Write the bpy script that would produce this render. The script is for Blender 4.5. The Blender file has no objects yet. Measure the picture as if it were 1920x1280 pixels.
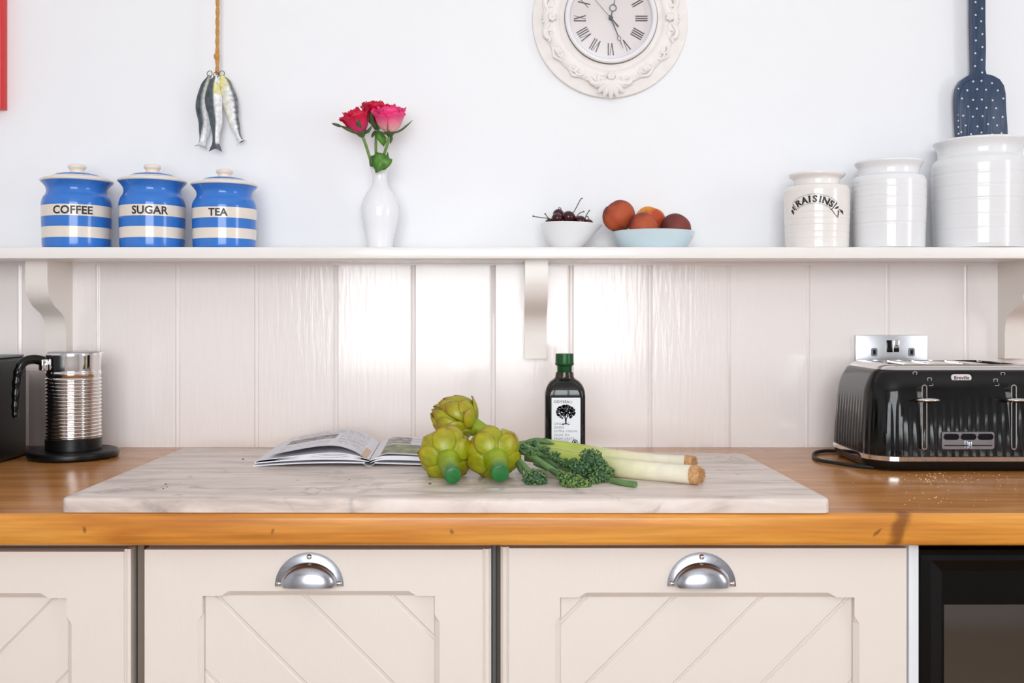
import bpy, bmesh, math, random
from mathutils import Vector, Matrix, noise

random.seed(7)
PI = math.pi
scene = bpy.context.scene
COL = scene.collection

# ------------------------------------------------------------------ camera
FPX, CX, CY, YC, ZC = 1866.7, 960.0, 590.0, -1.79, 1.148
cam_d = bpy.data.cameras.new('camera')
cam_d.sensor_width = 36.0
cam_d.lens = FPX / 1920 * 36
cam_d.shift_y = -(640 - CY) / 1920.0
cam_d.clip_start = 0.05
cam = bpy.data.objects.new('camera', cam_d)
COL.objects.link(cam)
cam.location = (0, YC, ZC)
cam.rotation_euler = (PI / 2, 0, 0)
scene.camera = cam

# ------------------------------------------------------------------ light
scene.view_settings.view_transform = 'Standard'
scene.view_settings.look = 'None'
scene.view_settings.gamma = 1.0
scene.view_settings.use_curve_mapping = False
scene.view_settings.exposure = 0.0
world = bpy.data.worlds.new('world')
scene.world = world
world.use_nodes = True
bg = world.node_tree.nodes['Background']
bg.inputs[0].default_value = (0.93, 0.97, 1.0, 1)
bg.inputs[1].default_value = 1.0

WIN = (-0.84, 0.70, 0.84, 2.12)        # rear window x0,x1,z0,z1 in wall y=-3
SWIN = (-1.78, -1.12, 0.95, 2.05)       # side window y0,y1,z0,z1 in wall x=1.95
YR, XL, XR, ZT = -3.0, -2.1, 1.95, 2.42


def area(name, loc, rot, sx, sy, power, color):
    d = bpy.data.lights.new(name, 'AREA')
    d.shape = 'RECTANGLE'
    d.size, d.size_y = sx, sy
    d.energy = power
    d.color = color
    o = bpy.data.objects.new(name, d)
    COL.objects.link(o)
    o.location = loc
    o.rotation_euler = rot
    return o


area('window_daylight', (-0.07, YR - 0.16, 1.48), (PI / 2, 0, 0), 1.56, 1.30, 63, (0.95, 0.975, 1.0))
area('side_window_daylight', (XR + 0.16, -1.45, 1.5), (PI / 2, 0, PI / 2), 0.66, 1.1, 15, (0.95, 0.975, 1.0))


# ------------------------------------------------------------------ helpers
def W(px, py, y):
    d = y - YC
    return Vector(((px - CX) * d / FPX, y, ZC - (py - CY) * d / FPX))


def G(px, py, z):
    d = FPX * (ZC - z) / (py - CY)
    return Vector(((px - CX) * d / FPX, d + YC, z))


def srgb(r, g, b):
    def f(c):
        c /= 255.0
        return c / 12.92 if c <= 0.04045 else ((c + 0.055) / 1.055) ** 2.4
    return (f(r), f(g), f(b), 1.0)


def lerp(a, b, t):
    return tuple(a[i] + (b[i] - a[i]) * t for i in range(len(a)))


def sstep(a, b, x):
    t = max(0, min(1, (x - a) / (b - a)))
    return t * t * (3 - 2 * t)


def mat(name, color=(0.8, 0.8, 0.8, 1), rough=0.5, metal=0.0, vc=False, var=0.0, vscale=30.0, vstretch=(1, 1, 1),
        color2=None, bump=0.0, bscale=60.0, bstretch=(1, 1, 1), coat=0.0, ior=1.5, trans=0.0, sss=0.0, detail=4.0, ramp=(0.36, 0.64)):
    m = bpy.data.materials.new(name)
    m.use_nodes = True
    nt = m.node_tree
    N, L = nt.nodes, nt.links
    p = N['Principled BSDF']
    p.inputs['Base Color'].default_value = color
    p.inputs['Roughness'].default_value = rough
    p.inputs['Metallic'].default_value = metal
    p.inputs['IOR'].default_value = ior
    p.inputs['Coat Weight'].default_value = coat
    p.inputs['Transmission Weight'].default_value = trans
    if sss:
        p.inputs['Subsurface Weight'].default_value = sss
        p.inputs['Subsurface Radius'].default_value = (0.01, 0.006, 0.003)
    tc = N.new('ShaderNodeTexCoord')
    src = None
    if vc:
        a = N.new('ShaderNodeVertexColor')
        a.layer_name = 'Col'
        src = a.outputs['Color']
    if var or color2 is not None:
        mp = N.new('ShaderNodeMapping')
        mp.inputs['Scale'].default_value = vstretch
        L.new(tc.outputs['Object'], mp.inputs[0])
        nz = N.new('ShaderNodeTexNoise')
        nz.inputs['Scale'].default_value = vscale
        nz.inputs['Detail'].default_value = detail
        L.new(mp.outputs[0], nz.inputs['Vector'])
        if color2 is not None:
            rmp = N.new('ShaderNodeValToRGB')
            rmp.color_ramp.elements[0].position = ramp[0]
            rmp.color_ramp.elements[1].position = ramp[1]
            rmp.color_ramp.elements[0].color = color
            rmp.color_ramp.elements[1].color = color2
            L.new(nz.outputs['Fac'], rmp.inputs[0])
            src = rmp.outputs[0]
        else:
            mr = N.new('ShaderNodeMapRange')
            mr.inputs['From Min'].default_value = 0.3
            mr.inputs['From Max'].default_value = 0.7
            mr.inputs['To Min'].default_value = 1 - var
            mr.inputs['To Max'].default_value = 1 + var
            L.new(nz.outputs['Fac'], mr.inputs['Value'])
            mx = N.new('ShaderNodeVectorMath')
            mx.operation = 'SCALE'
            if src is not None:
                L.new(src, mx.inputs[0])
            else:
                mx.inputs[0].default_value = color[:3]
            L.new(mr.outputs[0], mx.inputs['Scale'])
            src = mx.outputs[0]
    if src is not None:
        L.new(src, p.inputs['Base Color'])
    if bump:
        mp2 = N.new('ShaderNodeMapping')
        mp2.inputs['Scale'].default_value = bstretch
        L.new(tc.outputs['Object'], mp2.inputs[0])
        nb = N.new('ShaderNodeTexNoise')
        nb.inputs['Scale'].default_value = bscale
        nb.inputs['Detail'].default_value = 3
        L.new(mp2.outputs[0], nb.inputs['Vector'])
        bp = N.new('ShaderNodeBump')
        bp.inputs['Strength'].default_value = bump
        bp.inputs['Distance'].default_value = 0.002
        L.new(nb.outputs['Fac'], bp.inputs['Height'])
        L.new(bp.outputs[0], p.inputs['Normal'])
    return m


def clear_mat(name, tint=(1, 1, 1, 1), gloss=0.08):
    m = bpy.data.materials.new(name)
    m.use_nodes = True
    nt = m.node_tree
    nt.nodes.clear()
    out = nt.nodes.new('ShaderNodeOutputMaterial')
    mix = nt.nodes.new('ShaderNodeMixShader')
    tr = nt.nodes.new('ShaderNodeBsdfTransparent')
    tr.inputs[0].default_value = tint
    gl = nt.nodes.new('ShaderNodeBsdfGlossy')
    gl.inputs['Roughness'].default_value = 0.03
    mix.inputs[0].default_value = gloss
    nt.links.new(tr.outputs[0], mix.inputs[1])
    nt.links.new(gl.outputs[0], mix.inputs[2])
    nt.links.new(mix.outputs[0], out.inputs[0])
    return m


def mesh_obj(name, verts, faces, mats, parent=None, smooth=False, midx=None, cols=None, auto=None, org=None):
    """One mesh object; verts are local to the parent (org is subtracted)."""
    me = bpy.data.meshes.new(name)
    if org is not None:
        org = Vector(org)
        verts = [Vector(v) - org for v in verts]
    me.from_pydata([tuple(v) for v in verts], [], faces)
    if not isinstance(mats, (list, tuple)):
        mats = [mats]
    for m in mats:
        me.materials.append(m)
    if midx:
        me.polygons.foreach_set('material_index', midx)
    if smooth:
        me.polygons.foreach_set('use_smooth', [True] * len(me.polygons))
    if cols:
        at = me.color_attributes.new('Col', 'FLOAT_COLOR', 'POINT')
        flat = []
        for c in cols:
            flat += [c[0], c[1], c[2], 1.0]
        at.data.foreach_set('color', flat)
    me.update()
    if auto is not None:
        me.polygons.foreach_set('use_smooth', [True] * len(me.polygons))
        me.set_sharp_from_angle(angle=math.radians(auto))
    o = bpy.data.objects.new(name, me)
    COL.objects.link(o)
    if parent is not None:
        o.parent = parent
    return o


def bm_obj(name, bm, mats, parent=None, auto=None, org=None, smooth=False):
    me = bpy.data.meshes.new(name)
    bmesh.ops.recalc_face_normals(bm, faces=bm.faces[:])
    if org is not None:
        bmesh.ops.translate(bm, verts=bm.verts[:], vec=-Vector(org))
    bm.to_mesh(me)
    bm.free()
    for m in (mats if isinstance(mats, (list, tuple)) else [mats]):
        me.materials.append(m)
    if auto is not None or smooth:
        me.polygons.foreach_set('use_smooth', [True] * len(me.polygons))
        if auto is not None:
            me.set_sharp_from_angle(angle=math.radians(auto))
    o = bpy.data.objects.new(name, me)
    COL.objects.link(o)
    if parent is not None:
        o.parent = parent
    return o


def thing(name, label, cat, loc=(0, 0, 0), group=None):
    o = bpy.data.objects.new(name, None)
    o.empty_display_size = 0.05
    COL.objects.link(o)
    o.location = loc
    return tag(o, label, cat, group)


def tag(o, label, cat, group=None):
    o['label'] = label
    o['category'] = cat
    if group:
        o['group'] = group
    return o


def struct(o):
    o['kind'] = 'structure'
    return o


def box_bm(x0, x1, y0, y1, z0, z1, bev=0.0, seg=2, bm=None):
    b = bmesh.new()
    vs = [b.verts.new((x, y, z)) for x in (x0, x1) for y in (y0, y1) for z in (z0, z1)]
    for f in ((0, 1, 3, 2), (4, 6, 7, 5), (0, 4, 5, 1), (2, 3, 7, 6), (0, 2, 6, 4), (1, 5, 7, 3)):
        b.faces.new([vs[i] for i in f])
    bmesh.ops.recalc_face_normals(b, faces=b.faces[:])
    if bev > 0:
        bmesh.ops.bevel(b, geom=b.edges[:], offset=bev, segments=seg, profile=0.5, affect='EDGES')
    if bm is None:
        return b
    me = bpy.data.meshes.new('tmp')
    b.to_mesh(me)
    b.free()
    bm.from_mesh(me)
    bpy.data.meshes.remove(me)
    return bm


def box(name, x0, x1, y0, y1, z0, z1, m, parent=None, bev=0.0, seg=2, org=None):
    return bm_obj(name, box_bm(x0, x1, y0, y1, z0, z1, bev, seg), m, parent, auto=40 if bev else None, org=org)


def poly_prism(name, pts, y0, y1, m, parent=None, bev=0.0, org=None, seg=2, auto=40):
    """Outline pts (x,z) extruded from y0 (front) to y1 (back); front edges bevelled."""
    b = bmesh.new()
    fv = [b.verts.new((p[0], y0, p[1])) for p in pts]
    bv = [b.verts.new((p[0], y1, p[1])) for p in pts]
    ff = b.faces.new(fv)
    b.faces.new(bv[::-1])
    n = len(pts)
    for i in range(n):
        b.faces.new((fv[i], bv[i], bv[(i + 1) % n], fv[(i + 1) % n]))
    bmesh.ops.recalc_face_normals(b, faces=b.faces[:])
    if bev > 0:
        bmesh.ops.bevel(b, geom=list(ff.edges), offset=bev, segments=seg, profile=0.5, affect='EDGES')
    return bm_obj(name, b, m, parent, auto=auto, org=org)


def lathe_data(prof, seg=48, c=(0, 0, 0)):
    verts, faces = [], []
    n = len(prof)
    for (r, z) in prof:
        for k in range(seg):
            a = 2 * PI * k / seg
            verts.append((c[0] + r * math.cos(a), c[1] + r * math.sin(a), c[2] + z))
    for i in range(n - 1):
        for k in range(seg):
            k2 = (k + 1) % seg
            faces.append((i * seg + k, i * seg + k2, (i + 1) * seg + k2, (i + 1) * seg + k))
    faces.append(tuple(range(seg))[::-1])
    faces.append(tuple((n - 1) * seg + k for k in range(seg)))
    return verts, faces


def lathe(name, prof, m, parent=None, seg=48, c=(0, 0, 0), auto=35, midx_of=None):
    v, f = lathe_data(prof, seg, c)
    mi = None
    if midx_of:
        mi = []
        for i in range(len(prof) - 1):
            zz = (prof[i][1] + prof[i + 1][1]) / 2
            mi += [midx_of(i, zz)] * seg
        mi += [mi[0], mi[-1]]
    return mesh_obj(name, v, f, m, parent, midx=mi, auto=auto)


def smooth_prof(pts, n=6):
    """Catmull-Rom through (r,z) points."""
    out = []
    P = [Vector((a, b, 0)) for a, b in pts]
    for i in range(len(P) - 1):
        p0 = P[max(0, i - 1)]
        p1, p2 = P[i], P[i + 1]
        p3 = P[min(len(P) - 1, i + 2)]
        for k in range(n):
            t = k / n
            q = 0.5 * ((2 * p1) + (p2 - p0) * t + (2 * p0 - 5 * p1 + 4 * p2 - p3) * t * t + (3 * p1 - p0 - 3 * p2 + p3) * t ** 3)
            out.append((max(q.x, 0.0002), q.y))
    out.append((P[-1].x, P[-1].y))
    return out


def smooth_path(pts, n=6):
    out = []
    P = [Vector(p) for p in pts]
    for i in range(len(P) - 1):
        p0 = P[max(0, i - 1)]
        p1, p2 = P[i], P[i + 1]
        p3 = P[min(len(P) - 1, i + 2)]
        for k in range(n):
            t = k / n
            out.append(0.5 * ((2 * p1) + (p2 - p0) * t + (2 * p0 - 5 * p1 + 4 * p2 - p3) * t * t + (3 * p1 - p0 - 3 * p2 + p3) * t ** 3))
    out.append(P[-1])
    return out


def tube_data(path, rad, seg=10, closed=False):
    verts, faces = [], []
    n = len(path)
    P = [Vector(p) for p in path]
    up = Vector((0.13, 0.21, 0.97)).normalized()
    side = None
    for i in range(n):
        if closed:
            t = (P[(i + 1) % n] - P[i - 1]).normalized()
        else:
            t = (P[min(n - 1, i + 1)] - P[max(0, i - 1)]).normalized()
        if side is None:
            side = t.cross(up)
            if side.length < 0.05:
                side = t.cross(Vector((1, 0, 0)))
        side = (side - t * side.dot(t)).normalized()
        b = t.cross(side)
        r = rad[i] if isinstance(rad, (list, tuple)) else rad
        for k in range(seg):
            a = 2 * PI * k / seg
            verts.append(P[i] + (side * math.cos(a) + b * math.sin(a)) * r)
    m = n if closed else n - 1
    for i in range(m):
        j = (i + 1) % n
        for k in range(seg):
            k2 = (k + 1) % seg
            faces.append((i * seg + k, i * seg + k2, j * seg + k2, j * seg + k))
    if not closed:
        faces.append(tuple(range(seg))[::-1])
        faces.append(tuple((n - 1) * seg + k for k in range(seg)))
    return verts, faces


def tube(name, path, rad, m, parent=None, seg=10, closed=False, org=None, cols=None, auto=50):
    v, f = tube_data(path, rad, seg, closed)
    c = None
    if cols:
        c = []
        for i in range(len(path)):
            c += [cols(i / (len(path) - 1))] * seg
    return mesh_obj(name, v, f, m, parent, cols=c, auto=auto, org=org)


def join_data(parts):
    V, F = [], []
    for v, f in parts:
        o = len(V)
        V += [Vector(p) for p in v]
        F += [tuple(i + o for i in q) for q in f]
    return V, F


def rrect(hx, hy, r, na=8, nsx=1, nsy=1):
    """Rounded rectangle, counter-clockwise, as (x, y, nx, ny)."""
    out = []
    def line(p, q, nn, n):
        for k in range(n):
            t = k / n
            out.append((p[0] + (q[0] - p[0]) * t, p[1] + (q[1] - p[1]) * t, nn[0], nn[1]))
    def arc(cx, cy, a0):
        for k in range(na):
            a = a0 + PI / 2 * k / na
            out.append((cx + r * math.cos(a), cy + r * math.sin(a), math.cos(a), math.sin(a)))
    line((-hx + r, -hy), (hx - r, -hy), (0, -1), nsx)
    arc(hx - r, -hy + r, -PI / 2)
    line((hx, -hy + r), (hx, hy - r), (1, 0), nsy)
    arc(hx - r, hy - r, 0)
    line((hx - r, hy), (-hx + r, hy), (0, 1), nsx)
    arc(-hx + r, hy - r, PI / 2)
    line((-hx, hy - r), (-hx, -hy + r), (-1, 0), nsy)
    arc(-hx + r, -hy + r, PI)
    return out


def loft_data(rings, cap0=True, cap1=True):
    n = len(rings[0])
    verts = [p for r in rings for p in r]
    faces = []
    for i in range(len(rings) - 1):
        for k in range(n):
            k2 = (k + 1) % n
            faces.append((i * n + k, i * n + k2, (i + 1) * n + k2, (i + 1) * n + k))
    if cap0:
        faces.append(tuple(range(n))[::-1])
    if cap1:
        faces.append(tuple((len(rings) - 1) * n + k for k in range(n)))
    return verts, faces


def text_geo(body, size, offset=0.0, align='CENTER', spacing=1.0):
    cu = bpy.data.curves.new('txt', 'FONT')
    cu.body = body
    cu.size = size
    cu.offset = offset
    cu.align_x = align
    cu.space_character = spacing
    cu.resolution_u = 3
    o = bpy.data.objects.new('txt', cu)
    COL.objects.link(o)
    dg = bpy.context.evaluated_depsgraph_get()
    me = bpy.data.meshes.new_from_object(o.evaluated_get(dg))
    v = [tuple(p.co) for p in me.vertices]
    f = [tuple(p.vertices) for p in me.polygons]
    bpy.data.objects.remove(o)
    bpy.data.curves.remove(cu)
    bpy.data.meshes.remove(me)
    return v, f


def wrap(v, R, zc, ang0=0.0, cx=0, cy=0):
    """2-D lettering (x,y) wrapped on a cylinder of radius R about z; facing -y at ang0 = 0."""
    out = []
    for p in v:
        a = p[0] / R + ang0
        out.append((cx + R * math.sin(a), cy - R * math.cos(a), zc + p[1]))
    return out


# ------------------------------------------------------------------ materials
M = {}
M['wall'] = mat('wall_paint', srgb(246, 246, 249), 0.6, bump=0.08, bscale=40)
M['board'] = mat('gloss_cream_paint', srgb(252, 244, 241), 0.15, bump=0.28, bscale=24, bstretch=(5, 5, 0.55), coat=0.4)
M['board'].node_tree.nodes['Principled BSDF'].inputs['Coat Roughness'].default_value = 0.09
M['shelf'] = mat('shelf_paint', srgb(246, 241, 238), 0.2, bump=0.15, bscale=30, bstretch=(0.5, 4, 4))
M['bracket'] = mat('bracket_paint', srgb(244, 235, 228), 0.25, bump=0.1, bscale=40)
M['ceil'] = mat('ceiling_paint', srgb(248, 248, 248), 0.8)
M['floor'] = mat('floor_boards', srgb(176, 140, 104), 0.5, color2=srgb(150, 114, 80), vscale=5, vstretch=(1, 10, 1))
M['cab'] = mat('cream_cabinet_paint', srgb(232, 222, 214), 0.42, bump=0.12, bscale=30, bstretch=(4, 4, 1))
M['cab_in'] = mat('cabinet_gap_paint', srgb(120, 108, 98), 0.7)
M['cab_grey'] = mat('grey_side_panel', srgb(90, 92, 94), 0.6)
M['panel_white'] = mat('white_melamine', srgb(226, 228, 232), 0.4)
M['steel'] = mat('brushed_steel', srgb(176, 178, 186), 0.24, 1.0, var=0.08, vscale=40, vstretch=(1, 1, 8))
M['chrome'] = mat('chrome', srgb(225, 222, 220), 0.07, 1.0)
M['black_gloss'] = mat('black_gloss', srgb(8, 8, 9), 0.1, ior=1.42)
M['black_satin'] = mat('black_satin', srgb(13, 13, 14), 0.35, ior=1.4)
M['black_matte'] = mat('black_rubber', srgb(20, 20, 21), 0.6)
M['dark'] = mat('dark_cavity', srgb(12, 11, 11), 0.8)
M['blue'] = mat('blue_glaze', srgb(56, 122, 208), 0.12, var=0.06, vscale=25)
M['cream'] = mat('cream_glaze', srgb(238, 226, 214), 0.12, var=0.02)
M['ink'] = mat('black_ink', srgb(28, 26, 28), 0.35)
M['white_glaze'] = mat('white_glaze', srgb(238, 238, 240), 0.1)
M['vase'] = mat('white_porcelain', srgb(244, 244, 247), 0.12)
M['raisin'] = mat('ivory_glaze', srgb(240, 234, 230), 0.12, var=0.02)
M['pale_blue'] = mat('pale_blue_glaze', srgb(206, 224, 232), 0.14)
M['red'] = mat('red_frame_paint', srgb(222, 36, 32), 0.4)
M['paper'] = mat('paper', srgb(232, 230, 236), 0.6)
M['rope'] = mat('jute_twine', srgb(206, 150, 84), 0.9, bump=0.6, bscale=300, var=0.15, vscale=200)
M['wire'] = mat('dark_wire', srgb(80, 72, 66), 0.35, 1.0)
M['fish'] = mat('painted_fish', vc=True, rough=0.4, var=0.22, vscale=160)
M['plaster'] = mat('clock_plaster', srgb(246, 240, 236), 0.6, var=0.03, vscale=60, bump=0.25, bscale=120)
M['bezel'] = mat('white_bezel', srgb(238, 236, 240), 0.25)
M['dial'] = mat('clock_dial', srgb(232, 222, 222), 0.55, var=0.03, vscale=14)
M['numeral'] = mat('numeral_print', srgb(66, 60, 66), 0.5)
M['hand'] = mat('clock_hand', srgb(66, 68, 76), 0.4)
M['dial_glass'] = clear_mat('dial_glass', (0.98, 0.98, 0.98, 1), 0.05)
M['dial_glass'].node_tree.nodes['Glossy BSDF'].inputs['Roughness'].default_value = 0.28
M['glass'] = clear_mat('clear_glass', (0.97, 0.98, 0.98, 1), 0.06)
M['tank'] = clear_mat('clear_plastic', (0.97, 0.96, 0.96, 1), 0.05)
M['veg'] = mat('vegetable_skin', vc=True, rough=0.42, var=0.14, vscale=70, sss=0.0)
M['arti'] = mat('artichoke_skin', vc=True, rough=0.34, var=0.2, vscale=90, vstretch=(1, 1, 1), bump=0.15, bscale=120)
M['leek'] = mat('leek_skin', vc=True, rough=0.35, var=0.06, vscale=60, bump=0.15, bscale=150)
M['root'] = mat('leek_roots', srgb(196, 150, 104), 0.9, var=0.25, vscale=300)
M['broc_stem'] = mat('broccoli_stem', srgb(98, 132, 78), 0.45, var=0.2, vscale=60)
M['broc'] = mat('broccoli_buds', vc=True, rough=0.6, var=0.25, vscale=300)
M['petal'] = mat('rose_petal', vc=True, rough=0.5, var=0.08, vscale=120)
M['leaf'] = mat('rose_leaf', srgb(70, 122, 36), 0.45, color2=srgb(92, 146, 48), vscale=60)
M['leaf_dark'] = mat('rose_sepal', srgb(66, 96, 50), 0.5, var=0.15, vscale=80)
M['stem'] = mat('rose_stem', srgb(110, 146, 64), 0.5, var=0.1, vscale=60)
M['cherry'] = mat('cherry_skin', srgb(58, 14, 20), 0.15, var=0.3, vscale=40)
M['cherry_stem'] = mat('cherry_stem', srgb(74, 66, 52), 0.6)
M['peach_red'] = mat('peach_red', srgb(112, 40, 36), 0.62, color2=srgb(182, 80, 42), vscale=15, detail=5, ramp=(.42, .58))
M['peach_dark'] = mat('peach_dark', srgb(92, 34, 36), 0.62, color2=srgb(128, 54, 46), vscale=20, detail=5, ramp=(.42, .6))
M['peach_orange'] = mat('peach_orange', srgb(240, 158, 44), 0.6, color2=srgb(190, 72, 34), vscale=16, detail=5, ramp=(.42, .6))
M['navy'] = mat('navy_wood_paint', srgb(38, 56, 84), 0.32, color2=srgb(50, 70, 100), vscale=60, vstretch=(3, 1, .4), bump=0.3, bscale=80, bstretch=(3, 1, .3))
M['dot'] = mat('white_dot_paint', srgb(232, 234, 236), 0.4)
M['bottle'] = mat('dark_green_glass', srgb(16, 17, 14), 0.06, ior=1.5)
M['oil_neck'] = mat('olive_brown_glass', srgb(46, 36, 20), 0.08)
M['cap'] = mat('green_cap', srgb(24, 78, 36), 0.3, 0.35)
M['label'] = mat('white_label', srgb(236, 236, 242), 0.5)
M['grey_ink'] = mat('grey_ink', srgb(112, 112, 118), 0.5)
M['gold_ink'] = mat('gold_ink', srgb(168, 164, 110), 0.5)
M['crumb'] = mat('bread_crumb', srgb(226, 190, 140), 0.9)
M['badge'] = mat('badge_silver', srgb(226, 214, 218), 0.25)
M['socket'] = mat('socket_steel', srgb(206, 208, 212), 0.3, 1.0, var=0.05, vscale=60)
M['grey_plastic'] = mat('grey_plastic', srgb(128, 134, 142), 0.5)
M['pgrey'] = mat('printed_photo', srgb(92, 86, 84), 0.5, color2=srgb(186, 178, 172), vscale=90)
M['pgreen'] = mat('printed_food_photo', srgb(84, 82, 78), 0.5, color2=srgb(150, 158, 92), vscale=70)
M['ptext'] = mat('printed_text', srgb(196, 194, 202), 0.6)
M['porange'] = mat('printed_orange_box', srgb(226, 190, 168), 0.6)
M['mw_glass'] = mat('microwave_window', srgb(62, 56, 50), 0.06, ior=1.9)


def wood_mat(name, ca, cb, cc, rough, grain):
    m = bpy.data.materials.new(name)
    m.use_nodes = True
    nt = m.node_tree
    N, L = nt.nodes, nt.links
    p = N['Principled BSDF']
    tc = N.new('ShaderNodeTexCoord')
    mp = N.new('ShaderNodeMapping')
    mp.inputs['Scale'].default_value = (1.0, 9.0, 11.0)
    L.new(tc.outputs['Object'], mp.inputs[0])
    n1 = N.new('ShaderNodeTexNoise')
    n1.inputs['Scale'].default_value = 3.2
    n1.inputs['Detail'].default_value = 6
    n1.inputs['Distortion'].default_value = 0.9
    L.new(mp.outputs[0], n1.inputs['Vector'])
    r = N.new('ShaderNodeValToRGB')
    e = r.color_ramp.elements
    e[0].position, e[0].color = 0.28, ca
    e[1].position, e[1].color = 0.72, cc
    x = e.new(0.5)
    x.color = cb
    L.new(n1.outputs['Fac'], r.inputs[0])
    # fine grain streaks
    mp2 = N.new('ShaderNodeMapping')
    mp2.inputs['Scale'].default_value = (2.0, 60.0, 60.0)
    L.new(tc.outputs['Object'], mp2.inputs[0])
    n2 = N.new('ShaderNodeTexNoise')
    n2.inputs['Scale'].default_value = 4.0
    n2.inputs['Detail'].default_value = 3
    L.new(mp2.outputs[0], n2.inputs['Vector'])
    mr = N.new('ShaderNodeMapRange')
    mr.inputs['From Min'].default_value, mr.inputs['From Max'].default_value = 0.3, 0.7
    mr.inputs['To Min'].default_value, mr.inputs['To Max'].default_value = 1 - grain, 1 + grain * .7
    L.new(n2.outputs['Fac'], mr.inputs['Value'])
    mul = N.new('ShaderNodeVectorMath')
    mul.operation = 'SCALE'
    L.new(r.outputs[0], mul.inputs[0])
    L.new(mr.outputs[0], mul.inputs['Scale'])
    prev = mul.outputs[0]
    # knots, each a dark streak through the plank
    for (kx, kz, sl, rad) in ((0.470, 0.895, 0.32, 0.0085), (-0.505, 0.891, 0.0, 0.0025), (-0.28, 0.889, 0.3, 0.0022), (-0.066, 0.889, 0.0, 0.002), (0.443, 0.888, 0.9, 0.003)):
        sep = N.new('ShaderNodeSeparateXYZ')
        L.new(tc.outputs['Object'], sep.inputs[0])
        dx = N.new('ShaderNodeMath'); dx.operation = 'SUBTRACT'; L.new(sep.outputs[0], dx.inputs[0]); dx.inputs[1].default_value = kx
        dz = N.new('ShaderNodeMath'); dz.operation = 'SUBTRACT'; L.new(sep.outputs[2], dz.inputs[0]); dz.inputs[1].default_value = kz
        sk = N.new('ShaderNodeMath'); sk.operation = 'MULTIPLY_ADD'; L.new(dz.outputs[0], sk.inputs[0]); sk.inputs[1].default_value = -sl; L.new(dx.outputs[0], sk.inputs[2])
        nn = N.new('ShaderNodeTexNoise'); nn.inputs['Scale'].default_value = 60; L.new(tc.outputs['Object'], nn.inputs['Vector'])
        wob = N.new('ShaderNodeMath'); wob.operation = 'MULTIPLY_ADD'; L.new(nn.outputs['Fac'], wob.inputs[0]); wob.inputs[1].default_value = 0.012; L.new(sk.outputs[0], wob.inputs[2])
        cmb = N.new('ShaderNodeCombineXYZ')
        L.new(wob.outputs[0], cmb.inputs[0])
        dz2 = N.new('ShaderNodeMath'); dz2.operation = 'MULTIPLY'; L.new(dz.outputs[0], dz2.inputs[0]); dz2.inputs[1].default_value = 0.22 if rad > 0.005 else 0.6
        L.new(dz2.outputs[0], cmb.inputs[1])
        dy = N.new('ShaderNodeMath'); dy.operation = 'MULTIPLY_ADD'; L.new(sep.outputs[1], dy.inputs[0]); dy.inputs[1].default_value = 0.5; dy.inputs[2].default_value = 0.299
        L.new(dy.outputs[0], cmb.inputs[2])
        ln = N.new('ShaderNodeVectorMath'); ln.operation = 'LENGTH'; L.new(cmb.outputs[0], ln.inputs[0])
        kr = N.new('ShaderNodeMapRange'); kr.interpolation_type = 'SMOOTHSTEP'
        kr.inputs['From Min'].default_value, kr.inputs['From Max'].default_value = rad * 0.4, rad * 1.5
        kr.inputs['To Min'].default_value, kr.inputs['To Max'].default_value = 0.72, 0.0
        L.new(ln.outputs['Value'], kr.inputs['Value'])
        mx = N.new('ShaderNodeMix'); mx.data_type = 'RGBA'
        L.new(kr.outputs[0], mx.inputs['Factor'])
        L.new(prev, mx.inputs['A'])
        mx.inputs['B'].default_value = srgb(104, 52, 22)
        prev = mx.outputs['Result']
    L.new(prev, p.inputs['Base Color'])
    p.inputs['Roughness'].default_value = rough
    bp = N.new('ShaderNodeBump')
    bp.inputs['Strength'].default_value = 0.12
    bp.inputs['Distance'].default_value = 0.001
    L.new(n2.outputs['Fac'], bp.inputs['Height'])
    L.new(bp.outputs[0], p.inputs['Normal'])
    return m


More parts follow.
